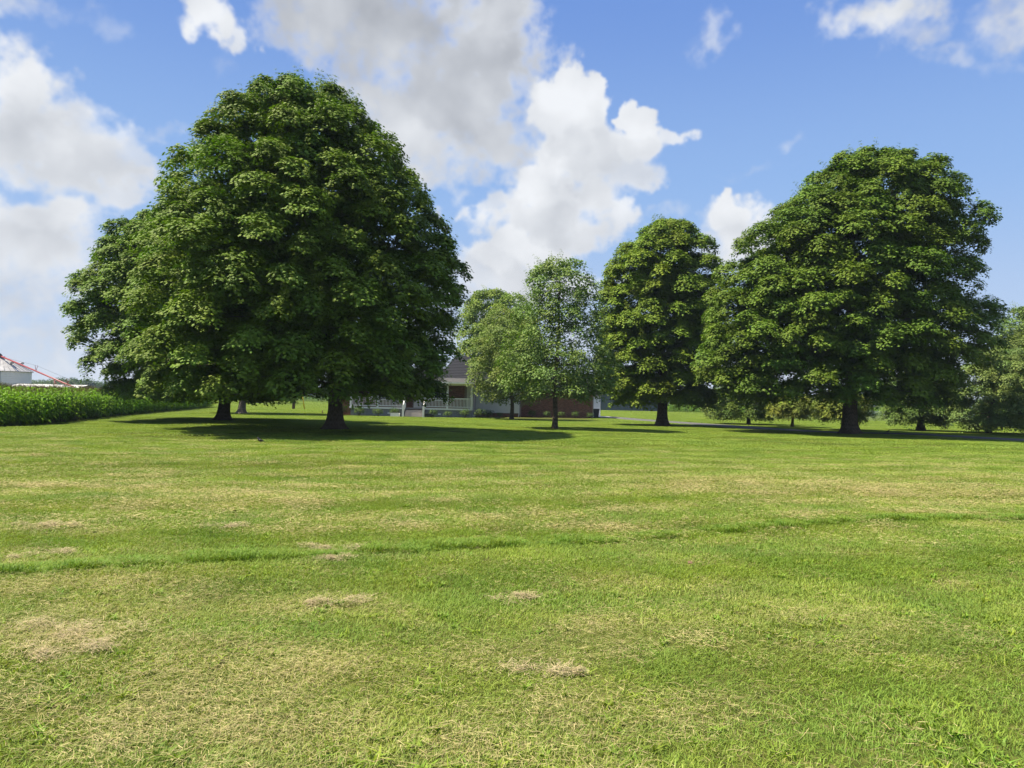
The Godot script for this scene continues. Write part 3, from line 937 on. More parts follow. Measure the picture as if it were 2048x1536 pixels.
func farm() -> void:
	var b := thing("grain_bin", "round white steel grain bin with ribbed cone roof beyond the corn", "grain bin", Vector3(-106.3, 0, -160))
	var p := []
	for i in 29:
		p.append(Vector2(5.5 + (0.03 if i % 2 else 0.0), -0.2 + i * 5.95 / 28.0))
	put("wall", lathe(p, 48), M.steelwhite, b)
	var roof := put("roof", lathe([Vector2(5.85, 5.62), Vector2(5.85, 5.7), Vector2(0.7, 8.55), Vector2(0.7, 8.8), Vector2(0.0, 8.85)], 48), M.steel, b)
	for k in 36:
		var a := TAU * k / 36.0
		var d := Vector3(cos(a), 0, sin(a))
		put("roof_rib", tubem([d * 5.8 + Vector3(0, 5.74, 0), d * 0.75 + Vector3(0, 8.58, 0)], [0.045, 0.03], 4), M.steel, roof)
	for a in [0.45, 1.25, 2.1, 5.6]:
		var d := Vector3(cos(a), 0, sin(a))
		put("roof_vent", tubem([d * 3.4 + Vector3(0, 6.9, 0), d * 3.4 + Vector3(0, 7.45, 0), d * 3.75 + Vector3(0, 7.6, 0), d * 4.0 + Vector3(0, 7.4, 0)], [0.22, 0.22, 0.26, 0.24], 8), M.steel, roof)
	for a in [1.0, 1.1]:
		var d := Vector3(cos(a), 0, sin(a))
		put("ladder_rail", tubem([d * 5.62 + Vector3(0, 0.5, 0), d * 5.62 + Vector3(0, 5.7, 0)], [0.04, 0.04], 4), M.dark, b)
	var top := Vector3(-106.9, 9.15, -159.6)
	var foot := Vector3(-77.0, 0.12, -146.0)
	var g := thing("grain_auger", "long red grain auger sloping up to the top of the white bin", "auger", foot)
	put("tube", tubem([Vector3(0, 0.05, 0), top - foot], [0.17, 0.15], 10), M.red, g)
	put("spout", tubem([top - foot + Vector3(-0.3, 0.25, -0.1), top - foot + Vector3(0.6, 0.0, 0.3), top - foot + Vector3(1.2, -0.3, 0.5)], [0.34, 0.36, 0.28], 8), M.dark, g)
	put("hopper", tubem([Vector3(0.5, -0.1, 0.2), Vector3(0.5, 0.3, 0.2), Vector3(0.5, 0.62, 0.2)], [0.3, 0.42, 0.62], 8), M.red, g)
	var prev := Vector3(0, 0.05, 0) + (top - foot) * 0.15
	for u in [0.33, 0.62]:
		var q: Vector3 = (top - foot) * u
		for sx in [-0.28, 0.28]:
			put("truss_strut", tubem([q, q + Vector3(sx + 0.25, 1.15, 0.3)], [0.05, 0.04], 5), M.red, g)
		put("truss_cable", tubem([prev, q + Vector3(0.3, 1.1, 0.3)], [0.018, 0.018], 4), M.dark, g)
		prev = q + Vector3(0.3, 1.1, 0.3)
	put("truss_cable", tubem([prev, (top - foot) * 0.93], [0.018, 0.018], 4), M.dark, g)
	for sx in [-1.3, 1.3]:
		var q: Vector3 = (top - foot) * 0.45
		put("leg", tubem([q, Vector3(q.x + 1.0, 0.5, q.z + sx)], [0.06, 0.06], 6), M.red, g)
		var w := put("wheel", lathe([Vector2(0.0, -0.09), Vector2(0.5, -0.11), Vector2(0.55, 0.0), Vector2(0.5, 0.11), Vector2(0.0, 0.09)], 18), M.dark, g)
		w.position = Vector3(q.x + 1.0, 0.5, q.z + sx)
		w.rotation.x = PI / 2
	var s := thing("machine_shed", "long low white shed with pale metal roof behind the corn", "shed", Vector3(-91, 0, -152))
	put("wall", boxm(Vector3(-6.2, -0.2, -3.0), Vector3(7.0, 2.55, 3.0)), M.steelwhite, s)
	var rf := st()
	rf.set_smooth_group(-1)
	for side in [[3.5, 0.0], [0.0, -3.5]]:
		var y0: float = 2.55 if side[0] > 0 else 3.1
		var y1: float = 3.1 if side[0] > 0 else 2.55
		quad(rf, Vector3(-6.6, y0, side[0]), Vector3(-6.6, y1, side[1]), Vector3(7.4, y1, side[1]), Vector3(7.4, y0, side[0]))
		quad(rf, Vector3(-6.6, y0 - 0.12, side[0]), Vector3(7.4, y0 - 0.12, side[0]), Vector3(7.4, y1 - 0.12, side[1]), Vector3(-6.6, y1 - 0.12, side[1]))
	quad(rf, Vector3(-6.6, 2.43, 3.5), Vector3(-6.6, 2.55, 3.5), Vector3(7.4, 2.55, 3.5), Vector3(7.4, 2.43, 3.5))
	put("roof", done(rf), M.steelwarm, s)
	for k in 14:
		put("roof_seam", boxm(Vector3(-6.4 + k, 0, 0), Vector3(-6.33 + k, 0.04, 3.5)), M.steelwarm, s).transform = Transform3D(Basis(Vector3.RIGHT, atan2(0.55, 3.5)), Vector3(0, 3.11, 0))
	# green barn far behind
	var barn := thing("metal_barn", "long dark slate-green metal barn in shade beyond the right lawn", "barn", Vector3(25, 0, -176))
	put("wall", boxm(Vector3(-12, -0.2, -6), Vector3(8.2, 4.2, 6)), M.barn, barn)
	for k in 33:
		put("wall_rib", boxm(Vector3(-11.9 + k * 0.61, 0, 6.0), Vector3(-11.84 + k * 0.61, 4.2, 6.03)), M.barn, barn)
	var bs := st()
	bs.set_smooth_group(-1)
	quad(bs, Vector3(-12.4, 4.2, 6.4), Vector3(-12.4, 6.6, 0), Vector3(8.6, 6.6, 0), Vector3(8.6, 4.2, 6.4))
	quad(bs, Vector3(8.6, 4.2, -6.4), Vector3(8.6, 6.6, 0), Vector3(-12.4, 6.6, 0), Vector3(-12.4, 4.2, -6.4))
	put("roof", done(bs), M.steel, barn)
	# white garage end beside the brick wing
	var ga := thing("white_shed", "small bright white shed wall at the right end of the brick house", "shed", Vector3(9.7, 0, -92.2))
	put("wall", boxm(Vector3(-0.75, -0.1, -2.6), Vector3(0.95, 2.5, 0.0)), M.white, ga)
	var gr := st()
	gr.set_smooth_group(-1)
	quad(gr, Vector3(-1.0, 2.5, 0.3), Vector3(-1.0, 3.1, -1.3), Vector3(1.2, 3.1, -1.3), Vector3(1.2, 2.5, 0.3))
	quad(gr, Vector3(1.2, 2.5, -2.9), Vector3(1.2, 3.1, -1.3), Vector3(-1.0, 3.1, -1.3), Vector3(-1.0, 2.5, -2.9))
	put("roof", done(gr), M.roof, ga)
	put("door", boxm(Vector3(-0.1, 0.02, 0.0), Vector3(0.75, 2.0, 0.03)), M.white, ga)
	var bin := thing("trash_bin", "black wheeled trash bin at the right corner of the brick wall", "trash bin", Vector3(9.12, 0, -82.9))
	var ts := st()
	ts.set_smooth_group(-1)
	for f in [[0.22, 0.05, 0.3, 0.95]]:
		var lo: float = f[0]
		var hi: float = f[2]
		var q := [Vector3(-lo, f[1], lo), Vector3(lo, f[1], lo), Vector3(lo, f[1], -lo), Vector3(-lo, f[1], -lo)]
		var t := [Vector3(-hi, f[3], hi), Vector3(hi, f[3], hi), Vector3(hi, f[3], -hi), Vector3(-hi, f[3], -hi)]
		for i in 4:
			quad(ts, q[i], t[i], t[(i + 1) % 4], q[(i + 1) % 4])
		quad(ts, q[0], q[1], q[2], q[3])
	put("body", done(ts), M.dark, bin)
	put("lid", boxm(Vector3(-0.33, 0.95, -0.34), Vector3(0.33, 1.02, 0.34)), M.dark, bin)
	for x in [-0.2, 0.2]:
		var w := put("wheel", lathe([Vector2(0.0, -0.03), Vector2(0.1, -0.03), Vector2(0.1, 0.03), Vector2(0.0, 0.03)], 12), M.dark, bin)
		w.position = Vector3(x, 0.1, -0.26)
		w.rotation.z = PI / 2
	var pad := put("concrete_pad", boxm(Vector3(8.9, -0.1, -92.1), Vector3(11.6, 0.06, -88.2)), M.concrete, self)
	pad.set_meta("kind", "structure")
	tag(pad, "pale concrete pad in front of the white shed", "pad")
	var stp := thing("concrete_step", "small grey concrete step at the foot of the white shed", "step", Vector3(9.55, 0.06, -91.7))
	put("tread", boxm(Vector3(-0.35, 0.0, -0.25), Vector3(0.35, 0.3, 0.25)), M.block, stp)
	# planters by the steps
	for a in [[-10.85, -71.95, 0.42, "white", "low white planter box left of the porch steps"], [-7.75, -72.0, 0.34, "dark", "low dark planter right of the porch steps"]]:
		var pl := thing("planter", a[4], "planter", Vector3(a[0], 0, a[1]), 0.0, "planters beside the porch steps")
		var w: float = a[2]
		for f in [[-w, w, 0.2, 0.24], [-w, w, -0.24, -0.2], [-w, -w + 0.04, -0.2, 0.2], [w - 0.04, w, -0.2, 0.2]]:
			put("side", boxm(Vector3(f[0], 0, f[2]), Vector3(f[1], 0.34, f[3])), M[a[3]], pl)
		put("soil", boxm(Vector3(-w + 0.04, 0.02, -0.2), Vector3(w - 0.04, 0.28, 0.2)), M.soil, pl)
	# utility pole, guy wire, stake
	var up := thing("utility_pole", "brown wooden utility pole behind the left trees", "utility pole", Vector3(-29.34, 0, -103.73))
	put("pole", tubem([Vector3(0, -0.3, 0), Vector3(0, 5, 0), Vector3(0.02, 9, 0)], [0.2, 0.17, 0.13], 12), M.pole, up)
	put("crossarm", boxm(Vector3(-1.1, 8.3, 0.14), Vector3(1.1, 8.42, 0.24)), M.pole, up)
	for x in [-1.0, -0.4, 0.4, 1.0]:
		put("insulator", lathe([Vector2(0.0, 0), Vector2(0.05, 0), Vector2(0.07, 0.08), Vector2(0.03, 0.16), Vector2(0, 0.16)], 8), M.steel, up).position = Vector3(x, 8.42, 0.19)
	var gw := thing("guy_wire", "thin guy wire with a bright yellow sleeve beside the utility pole", "guy wire", Vector3(-27.9, 0, -103.9))
	put("wire", tubem([Vector3(0, -0.1, 0), Vector3(-1.4, 8.0, 0.15)], [0.012, 0.012], 5), M.steel, gw)
	put("sleeve", tubem([Vector3(0, 0.02, 0), Vector3(-0.42, 2.4, 0.045)], [0.07, 0.07], 8), M.yellow, gw)
	var sk := put("wooden_stake", tubem([Vector3(0, -0.1, 0), Vector3(0, 0.28, 0), Vector3(0, 0.34, 0)], [0.05, 0.05, 0.02], 6), M.pole, self)
	sk.position = Vector3(-19.41, 0, -79.18)
	tag(sk, "short dark stake standing in the lawn left of the house", "stake")

func fence(label: String, a: Vector2, b: Vector2, high: float) -> void:
	var n := int(a.distance_to(b) / 3.0)
	var f := thing("chain_link_fence", label, "fence", Vector3(a.x, 0, a.y), -atan2(b.y - a.y, b.x - a.x), "chain link fences")
	var l := a.distance_to(b)
	for k in n + 1:
		put("post", tubem([Vector3(l * k / n, -0.2, 0), Vector3(l * k / n, high + 0.06, 0)], [0.035, 0.035], 8), M.galv, f)
	put("top_rail", tubem([Vector3(0, high, 0), Vector3(l, high, 0)], [0.028, 0.028], 6), M.galv, f)
	var s := st()
	s.set_smooth_group(-1)
	var x := -high
	while x < l:
		for d in [1.0, -1.0]:
			var x0 := x if d > 0 else x + high
			var p := Vector3(x0, 0.03, 0.04)
			var q := Vector3(x0 + d * (high - 0.05), high - 0.02, 0.04)
			if p.x < 0: p += (q - p) * (-p.x / (q.x - p.x))
			if q.x > l: q = p + (q - p) * ((l - p.x) / (q.x - p.x))
			if q.x < 0: q = p + (q - p) * (p.x / (p.x - q.x))
			if p.x > l: continue
			tube(s, [p, q], [0.0035, 0.0035], 3, false)
		x += 0.085
	put("wire_mesh", done(s), M.galv, f).set_meta("kind", "stuff")

func bird(label: String, at: Vector3, turn: float, sc: float) -> void:
	var b := thing("bird", label, "bird", at, turn, "dark birds on the lawn")
	b.scale = Vector3.ONE * sc
	var s := st()
	s.set_smooth_group(0)
	tube(s, [Vector3(0.135, 0.075, 0), Vector3(0.09, 0.095, 0), Vector3(0.04, 0.10, 0), Vector3(-0.02, 0.12, 0), Vector3(-0.055, 0.15, 0), Vector3(-0.075, 0.185, 0), Vector3(-0.085, 0.205, 0), Vector3(-0.105, 0.212, 0), Vector3(-0.12, 0.208, 0)], [0.006, 0.022, 0.042, 0.052, 0.046, 0.032, 0.028, 0.02, 0.006], 10)
	put("body", done(s), M.bird, b)
	put("beak", tubem([Vector3(-0.115, 0.208, 0), Vector3(-0.14, 0.2, 0)], [0.007, 0.001], 6), M.beak, b)
	put("tail", boxm(Vector3(-0.005, -0.003, -0.018), Vector3(0.09, 0.003, 0.018)), M.bird, b).transform = Transform3D(Basis(Vector3.BACK, -0.35), Vector3(0.12, 0.078, 0))
	for z in [-0.018, 0.018]:
		put("leg", tubem([Vector3(0, 0.09, z), Vector3(0.008, 0.04, z), Vector3(0.0, -0.004, z)], [0.005, 0.003, 0.003], 5), M.beak, b)
		put("wing", tubem([Vector3(-0.05, 0.14, z * 2.4), Vector3(0.03, 0.12, z * 2.7), Vector3(0.12, 0.09, z)], [0.012, 0.022, 0.003], 6), M.bird, b)

# ---------------------------------------------------------------- all of it
func _ready() -> void:
	# camera, sky, sun, exposure
	var cam := Camera3D.new()
	cam.name = "camera"
	cam.fov = rad_to_deg(2.0 * atan(768.0 / 1540.0))
	cam.near = 0.05
	cam.far = 4000.0
	cam.position = Vector3(0, 1.7, 0)
	cam.basis = Basis(Vector3.RIGHT, atan(33.5 / 1540.0)) * Basis(Vector3.BACK, deg_to_rad(1.15))
	add_child(cam)
	var env := Environment.new()
	env.background_mode = Environment.BG_SKY
	env.tonemap_mode = Environment.TONE_MAPPER_LINEAR
	env.tonemap_exposure = 2.2
	env.sdfgi_enabled = true
	env.ssao_enabled = true
	env.ssil_enabled = true
	env.fog_enabled = true
	env.fog_density = 0.0002
	env.fog_light_color = Color(0.80, 0.88, 1.0)
	var pano := PanoramaSkyMaterial.new()
	pano.panorama = make_sky()
	env.sky = Sky.new()
	env.sky.sky_material = pano
	var we := WorldEnvironment.new()
	we.name = "environment"
	we.environment = env
	add_child(we)
	var sun := DirectionalLight3D.new()
	sun.name = "sun"
	sun.light_energy = 1.6
	sun.light_color = Color(1.0, 0.955, 0.87)
	sun.light_angular_distance = 0.53
	sun.shadow_enabled = true
	sun.look_at_from_position(Vector3(-0.52, 0.84, 0.02) * 100.0, Vector3.ZERO)
	add_child(sun)

	for n in [bump, patchy, fine]:
		n.noise_type = FastNoiseLite.TYPE_SIMPLEX_SMOOTH
	bump.frequency = 0.07
	bump.fractal_octaves = 3
	bump.seed = 3
	patchy.frequency = 0.45
	patchy.fractal_octaves = 3
	patchy.seed = 12
	fine.frequency = 0.9
	fine.fractal_octaves = 3
	fine.seed = 8
	materials()

	# ground
	var s := st()
	s.set_smooth_group(0)
	var xs := []
	var zs := []
	var v := -60.0
	while v <= 60.0:
		xs.append(v)
		v += 1.0
	v = 30.0
	while v >= -110.0:
		zs.append(v)
		v -= 1.0 if v > -66 else 4.0
	xs.push_front(-1500.0); xs.append(1500.0)
	zs.push_front(1500.0); zs.append(-1500.0)
	for i in xs.size() - 1:
		for j in zs.size() - 1:
			var q := []
			for c in [[i, j], [i + 1, j], [i + 1, j + 1], [i, j + 1]]:
				q.append(Vector3(xs[c[0]], gh(xs[c[0]], zs[c[1]]), zs[c[1]]))
			quad(s, q[0], q[3], q[2], q[1])
	var ground := put("ground", done(s), M.ground, self)
	tag(ground, "broad flat lawn running back to the fields", "ground", "", "structure")
	# driveway
	s = st()
	s.set_smooth_group(0)
	var cv := Curve3D.new()
	for p in DRIVE: cv.add_point(Vector3(p.x, 0, p.y))
	var line := []
	for i in DRIVE.size() - 1:
		for k in 6:
			var a0: Vector2 = DRIVE[maxi(i - 1, 0)]
			var a3: Vector2 = DRIVE[mini(i + 2, DRIVE.size() - 1)]
			line.append((DRIVE[i] as Vector2).cubic_interpolate(DRIVE[i + 1], a0, a3, k / 6.0))
	var rows := []
	for i in line.size():
		var d: Vector2 = (line[mini(i + 1, line.size() - 1)] - line[maxi(i - 1, 0)]).normalized().orthogonal()
		var row := []
		for u in [-1.75, -1.5, -0.6, 0.6, 1.5, 1.75]:
			var p: Vector2 = line[i] + d * (u + (0.12 * sin(i * 2.3 + u) if absf(u) > 1.6 else 0.0))
			row.append(Vector3(p.x, gh(p.x, p.y) + (0.05 if absf(u) < 1.0 else 0.04 if absf(u) < 1.6 else -0.03), p.y))
		rows.append(row)
	for i in rows.size() - 1:
		for k in 5:
			quad(s, rows[i][k], rows[i][k + 1], rows[i + 1][k + 1], rows[i + 1][k])
	tag(put("driveway", done(s), M.gravel, self), "grey gravel driveway curving behind the right-hand trees", "driveway", "", "structure")

	house()

	# leaf sprays
	var maple := [spray(26, 0.34, 0.08, 0.13, LOBES, 0.36, 11), spray(22, 0.38, 0.09, 0.14, LOBES, 0.44, 12), spray(30, 0.32, 0.10, 0.12, LOBES, 0.36, 13)]
	var light := [spray(18, 0.36, 0.13, 0.115, LOBES, 0.75, 14), spray(15, 0.40, 0.15, 0.12, LOBES, 0.8, 15)]
	var small := [spray(18, 0.30, 0.10, 0.11, OVAL, 0.6, 16), spray(15, 0.34, 0.10, 0.115, OVAL, 0.65, 17)]
	var far := [spray(30, 0.5, 0.25, 0.22, OVAL, 0.8, 18), spray(26, 0.5, 0.25, 0.25, OVAL, 0.8, 19)]
	var dark := Color(0.136, 0.212, 0.022)
	tree("maple_tree", "largest dark green maple, in front at the left with a thick flared trunk", Vector3(-8.65, gh(-8.65, -37.66) - 0.04, -37.66),
		[[1.5, -1.2, 6.30], [2.1, -1.62, 7.22], [3.47, -1.85, 7.72], [5.19, -1.73, 7.75], [7.41, -1.51, 7.73], [8.89, -1.49, 7.38], [10.12, -1.47, 6.96], [11.36, -1.70, 6.22], [12.59, -1.94, 5.45], [13.83, -2.08, 4.67], [15.07, -2.19, 3.64], [16.44, -1.87, 2.07], [17.02, -1.73, 0.59]],
		{"b": 1.25, "wild": 0.34, "n": 800, "per": 44, "meshes": maple, "s": 1.0, "col": dark, "mat": M.leaf, "r": 0.37, "flare": 0.95, "hang": 2.3, "tips": 240, "upright": 0.7}, "large maples on the lawn")
	tree("maple_tree", "wide maple behind and left of the largest one, next to the corn", Vector3(-18.44, gh(-18.44, -49.4) - 0.04, -49.4),
		[[1.3, -1.05, 4.45], [1.7, -1.04, 5.70], [2.95, -1.11, 7.00], [4.56, -1.16, 7.65], [6.16, -1.33, 8.10], [7.77, -1.35, 7.75], [9.06, -1.38, 7.11], [10.35, -1.66, 6.38], [11.97, -1.84, 4.92], [13.33, -2.00, 2.53]],
		{"b": 1.25, "wild": 0.32, "dz": 0.9, "n": 600, "per": 42, "meshes": maple, "s": 1.08, "col": dark * 1.03, "mat": M.leaf, "r": 0.38, "flare": 0.9, "hang": 1.8, "tips": 140, "upright": 0.4}, "large maples on the lawn")
	tree("maple_tree", "dense rounded pyramid-shaped maple standing in the middle right by the driveway", Vector3(11.58, -0.04, -58.97),
		[[1.53, 0.12, 3.56], [2.75, -0.11, 4.96], [5.82, -0.18, 5.14], [9.67, -0.21, 4.86], [11.98, -0.25, 4.40], [13.53, 0.09, 3.54], [14.69, 0.42, 2.35], [16.16, 0.51, 0.87]],
		{"b": 1.15, "wild": 0.36, "dz": 0.9, "n": 520, "per": 40, "meshes": maple, "s": 1.12, "col": dark * Color(1.2, 1.12, 1.0), "mat": M.leaf, "r": 0.42, "flare": 0.7, "hang": 2.4, "tips": 60, "upright": 0.35}, "large maples on the lawn")
	tree("maple_tree", "broad dark maple at the right with a very thick trunk", Vector3(21.38, gh(21.38, -48.62) - 0.04, -48.62),
		[[1.98, -0.83, 6.19], [2.80, -0.98, 7.96], [4.71, -0.68, 8.83], [6.93, -0.48, 8.89], [8.51, -0.50, 8.32], [11.06, -0.06, 7.69], [12.34, 0.41, 7.21], [13.95, 1.26, 6.16], [15.55, 1.69, 5.09], [16.83, 1.52, 3.65], [18.03, 1.13, 1.80]],
		{"b": 1.35, "wild": 0.38, "dz": 0.78, "n": 850, "per": 46, "meshes": maple, "s": 1.08, "col": dark * Color(0.88, 0.90, 0.95), "mat": M.leaf, "r": 0.47, "flare": 0.8, "hang": 3.8, "tips": 120, "upright": 0.5}, "large maples on the lawn")
	tree("young_maple_tree", "slender light green young maple standing alone in the centre of the lawn", Vector3(2.62, gh(2.62, -46.98) - 0.04, -46.98),
		[[1.71, 0.10, 2.20], [2.41, 0.23, 3.42], [3.63, 0.02, 3.84], [4.86, 0.18, 3.42], [6.39, 0.24, 2.89], [7.92, 0.26, 2.33], [9.45, 0.08, 1.79], [10.68, -0.05, 0.76]],
		{"b": 0.8, "n": 160, "per": 17, "meshes": light, "s": 0.95, "col": Color(0.16, 0.24, 0.055), "mat": M.leaf, "r": 0.16, "flare": 0.6, "hang": 2.2, "tips": 90, "upright": 1.0, "lead": 0.9})
	tree("dogwood_tree", "small round tree growing close to the white siding of the house", Vector3(0.02, -0.04, -69.87),
		[[1.49, -0.28, 1.93], [2.22, -0.29, 3.06], [4.03, -0.42, 3.69], [6.30, -0.40, 3.49], [8.12, -0.32, 2.93], [10.41, -0.12, 1.36]],
		{"b": 0.85, "n": 170, "per": 19, "meshes": light, "s": 1.0, "col": Color(0.19, 0.25, 0.058), "mat": M.leaf, "r": 0.18, "flare": 0.5, "hang": 2.6, "tips": 40, "upright": 0.5, "lead": 0.85})
	tree("backyard_tree", "pale green rounded tree rising behind the house roof", Vector3(-2.37, -0.04, -97.0),
		[[2.37, 0.30, 3.08], [4.23, 0.72, 5.09], [7.93, 0.64, 5.40], [11.64, 0.41, 4.94], [14.12, 0.05, 3.70], [15.85, -0.29, 1.23]],
		{"b": 1.25, "n": 170, "per": 30, "meshes": light, "s": 1.5, "col": Color(0.20, 0.28, 0.05), "mat": M.leaf, "r": 0.28, "flare": 0.6, "hang": 3.0, "tips": 40, "upright": 0.6})
	tree("shade_tree", "tree with a grey trunk seen under the boughs left of the largest maple", Vector3(-25.22, -0.04, -72.14),
		[[2.6, 0.0, 3.5], [4.0, 0.0, 5.0], [7.0, 0.0, 5.4], [9.5, 0.0, 4.0], [11.5, 0.0, 1.2]],
		{"b": 1.3, "n": 110, "per": 18, "meshes": light, "s": 1.5, "col": dark, "mat": M.leaf, "r": 0.34, "flare": 0.9, "hang": 2.8, "bark": M.greybark})
	tree("shade_tree", "far tree with a dark trunk on the distant left lawn", Vector3(-58.57, -0.04, -179.34),
		[[3.0, 0.0, 4.0], [5.0, 0.0, 6.0], [8.0, 0.0, 6.0], [11.5, 0.0, 2.0]],
		{"b": 1.9, "n": 70, "per": 18, "meshes": far, "s": 1.8, "col": dark, "mat": M.leaf, "r": 0.5, "flare": 0.9, "hang": 3.0})
	var crab := Color(0.20, 0.25, 0.05)
	tree("crabapple_tree", "low spreading crabapple left of the driveway bend, nearest the corn strip", Vector3(21.24, -0.04, -69.0), [[0.6, -0.43, 2.4], [1.51, -0.6, 3.2], [2.9, -0.3, 2.9], [4.4, 0.1, 2.3], [5.6, 0.2, 1.2]],
		{"b": 0.6, "n": 110, "per": 32, "meshes": small, "s": 1.05, "col": Color(0.145, 0.215, 0.045), "mat": M.leaf, "r": 0.16, "flare": 0.5, "hang": 1.7, "tips": 20, "droop": 0.6}, "small crabapples behind the big right maple")
	tree("crabapple_tree", "small yellowish crabapple with a pale bare trunk, left of the thick trunk", Vector3(23.15, -0.04, -63.5), [[0.9, 0.03, 1.4], [1.40, 0.02, 1.95], [2.23, 0.00, 1.75], [2.97, -0.01, 1.03]],
		{"b": 0.5, "n": 90, "per": 28, "meshes": small, "s": 1.0, "col": crab * Color(1.2, 1.1, 1.0), "mat": M.leaf, "r": 0.12, "flare": 0.5, "hang": 1.8, "tips": 20, "droop": 0.6, "bark": M.greybark}, "small crabapples behind the big right maple")
	tree("crabapple_tree", "drooping crabapple directly behind the thick trunk of the right maple", Vector3(25.02, -0.04, -58.0), [[0.9, -0.05, 1.7], [1.3, -0.1, 2.1], [2.25, -0.20, 2.17], [3.20, -0.21, 1.22]],
		{"b": 0.5, "n": 90, "per": 28, "meshes": small, "s": 1.0, "col": crab * Color(1.1, 1.1, 1.0), "mat": M.leaf, "r": 0.16, "flare": 0.5, "hang": 2.0, "tips": 20, "droop": 0.7}, "small crabapples behind the big right maple")
	tree("crabapple_tree", "farthest little crabapple, beyond the one at the driveway bend", Vector3(25.2, -0.04, -93.0), [[0.5, -0.02, 1.51], [1.39, -0.03, 2.11], [2.6, -0.20, 1.06]],
		{"b": 0.55, "n": 60, "per": 26, "meshes": small, "s": 1.3, "col": crab, "mat": M.leaf, "r": 0.14, "flare": 0.5, "hang": 1.4, "droop": 0.5}, "small crabapples behind the big right maple")
	tree("crabapple_tree", "dark crabapple with a short stout trunk under the right maple's outer boughs", Vector3(31.69, -0.04, -59.5), [[0.62, -0.22, 2.03], [1.42, -0.23, 2.80], [2.78, -0.03, 2.90], [4.33, 0.03, 2.32], [5.68, 0.12, 1.45]],
		{"b": 0.65, "n": 130, "per": 32, "meshes": small, "s": 1.1, "col": Color(0.135, 0.205, 0.045), "mat": M.leaf, "r": 0.3, "flare": 0.4, "hang": 1.3, "tips": 20, "droop": 0.5}, "small crabapples behind the big right maple")
	tree("crabapple_tree", "grey-green bushy tree at the far right edge with a short leaning stem", Vector3(34.34, -0.04, -55.4), [[0.3, 0.71, 2.5], [1.2, 0.89, 3.6], [2.82, 0.93, 3.38], [4.62, 1.01, 2.82], [6.43, 1.21, 1.71]],
		{"b": 0.65, "n": 170, "per": 34, "meshes": small, "s": 1.1, "col": Color(0.19, 0.26, 0.07), "mat": M.leaf, "r": 0.17, "flare": 0.5, "hang": 0.4, "tips": 60, "upright": 0.6}, "small crabapples behind the big right maple")
	tree("shade_tree", "tall tree cut by the right edge of the picture, behind the bushy tree", Vector3(52.0, -0.04, -75.0), [[1.3, -1.27, 2.68], [3.28, -1.04, 3.90], [6.70, -0.93, 4.26], [10.11, -1.32, 3.17], [12.07, -1.45, 1.34]],
		{"b": 1.0, "n": 150, "per": 30, "meshes": light, "s": 1.2, "col": Color(0.15, 0.215, 0.05), "mat": M.leaf, "r": 0.25, "flare": 0.5, "hang": 2.0, "tips": 40, "upright": 0.6})

	# shrubs along the house
	var sh := [shrub_meshes(31, 0.5, 0.85, 420, 0.085, Color(0.085, 0.15, 0.03)), shrub_meshes(32, 0.45, 0.7, 380, 0.08, Color(0.08, 0.14, 0.03)), shrub_meshes(33, 0.55, 0.75, 420, 0.085, Color(0.09, 0.15, 0.035))]
	for a in [[-15.95, -72.4, 0, 1.25, "largest rounded shrub at the left corner of the porch"], [-14.25, -72.2, 1, 1.25, "bright leaning shrub, first along the porch wall from the left"], [-12.5, -72.2, 2, 1.0, "second shrub from the left along the porch wall"], [-11.0, -72.45, 0, 1.05, "shrub behind the white planter left of the steps"],
		[-7.35, -72.2, 1, 1.1, "first shrub right of the porch steps"], [-5.95, -72.2, 2, 0.85, "lowest shrub in the middle of the right porch wall"], [-4.35, -72.2, 0, 1.05, "shrub near the right corner of the porch"], [-3.0, -72.9, 2, 1.3, "dark wide shrub just past the right corner of the porch"], [-2.2, -74.6, 1, 1.2, "dark shrub in front of the white siding, left part"], [-1.2, -77.5, 2, 0.7, "low dark shrub in front of the white siding, right part"],
		[2.15, -81.2, 0, 0.95, "bright shrub at the left end of the brick wing"], [3.75, -81.3, 1, 1.0, "second shrub along the brick wing, left of the young maple trunk"], [5.2, -81.3, 2, 0.95, "third shrub along the brick wing, right of the young maple trunk"], [6.75, -81.3, 0, 0.9, "fourth shrub along the brick wing"], [8.3, -81.3, 1, 0.95, "last shrub at the right corner of the brick wing"],
		[36.97, -65.45, 2, 1.15, "low round bush on the lawn between the two right-hand crabapples"]]:
		var o := thing("shrub", a[4], "shrub", Vector3(a[0], 0, a[1]), a[0] * 2.3, "shrubs along the house")
		o.scale = Vector3.ONE * a[3]
		put("foliage", sh[a[2]][0], M.leaf, o)
		put("stem", sh[a[2]][1], M.bark, o).set_meta("kind", "stuff")

	farm()
	fence("galvanised chain link fence with thin posts beyond the crabapples", Vector2(31, -101), Vector2(64, -101.5), 1.15)
	fence("second chain link fence farther back, nearer the corn", Vector2(38, -122), Vector2(74, -123), 1.2)
	bird("dark bird standing at the front edge of the left maple's shade", Vector3(-9.1, gh(-9.1, -28.03) + 0.03, -28.03), 0.15, 1.0)
	bird("tiny dark bird on the lawn right of the thick trunk", Vector3(23.9, gh(23.9, -48.9) + 0.03, -48.9), 2.6, 1.0)
	# fields
	M.cornmesh = [corn_plant(41), corn_plant(42), corn_plant(43), corn_plant(44)]
	corn("tall green corn standing in a dense block along the left lawn edge", func(p: Vector2): return p.x < -24.1 - (absf(p.y) - 36.4) * 0.2415 and p.x > -52.0 - (absf(p.y) - 40.0) * 0.45 and p.x < p.y * 0.36 and (p.x > -38.0 - (absf(p.y) - 36.4) * 0.2415 or int(p.x * 7.0) % 2 == 0), Vector2(-95, -105), Vector2(-22, -26), 0.55, 0.24, 0.0, 81)
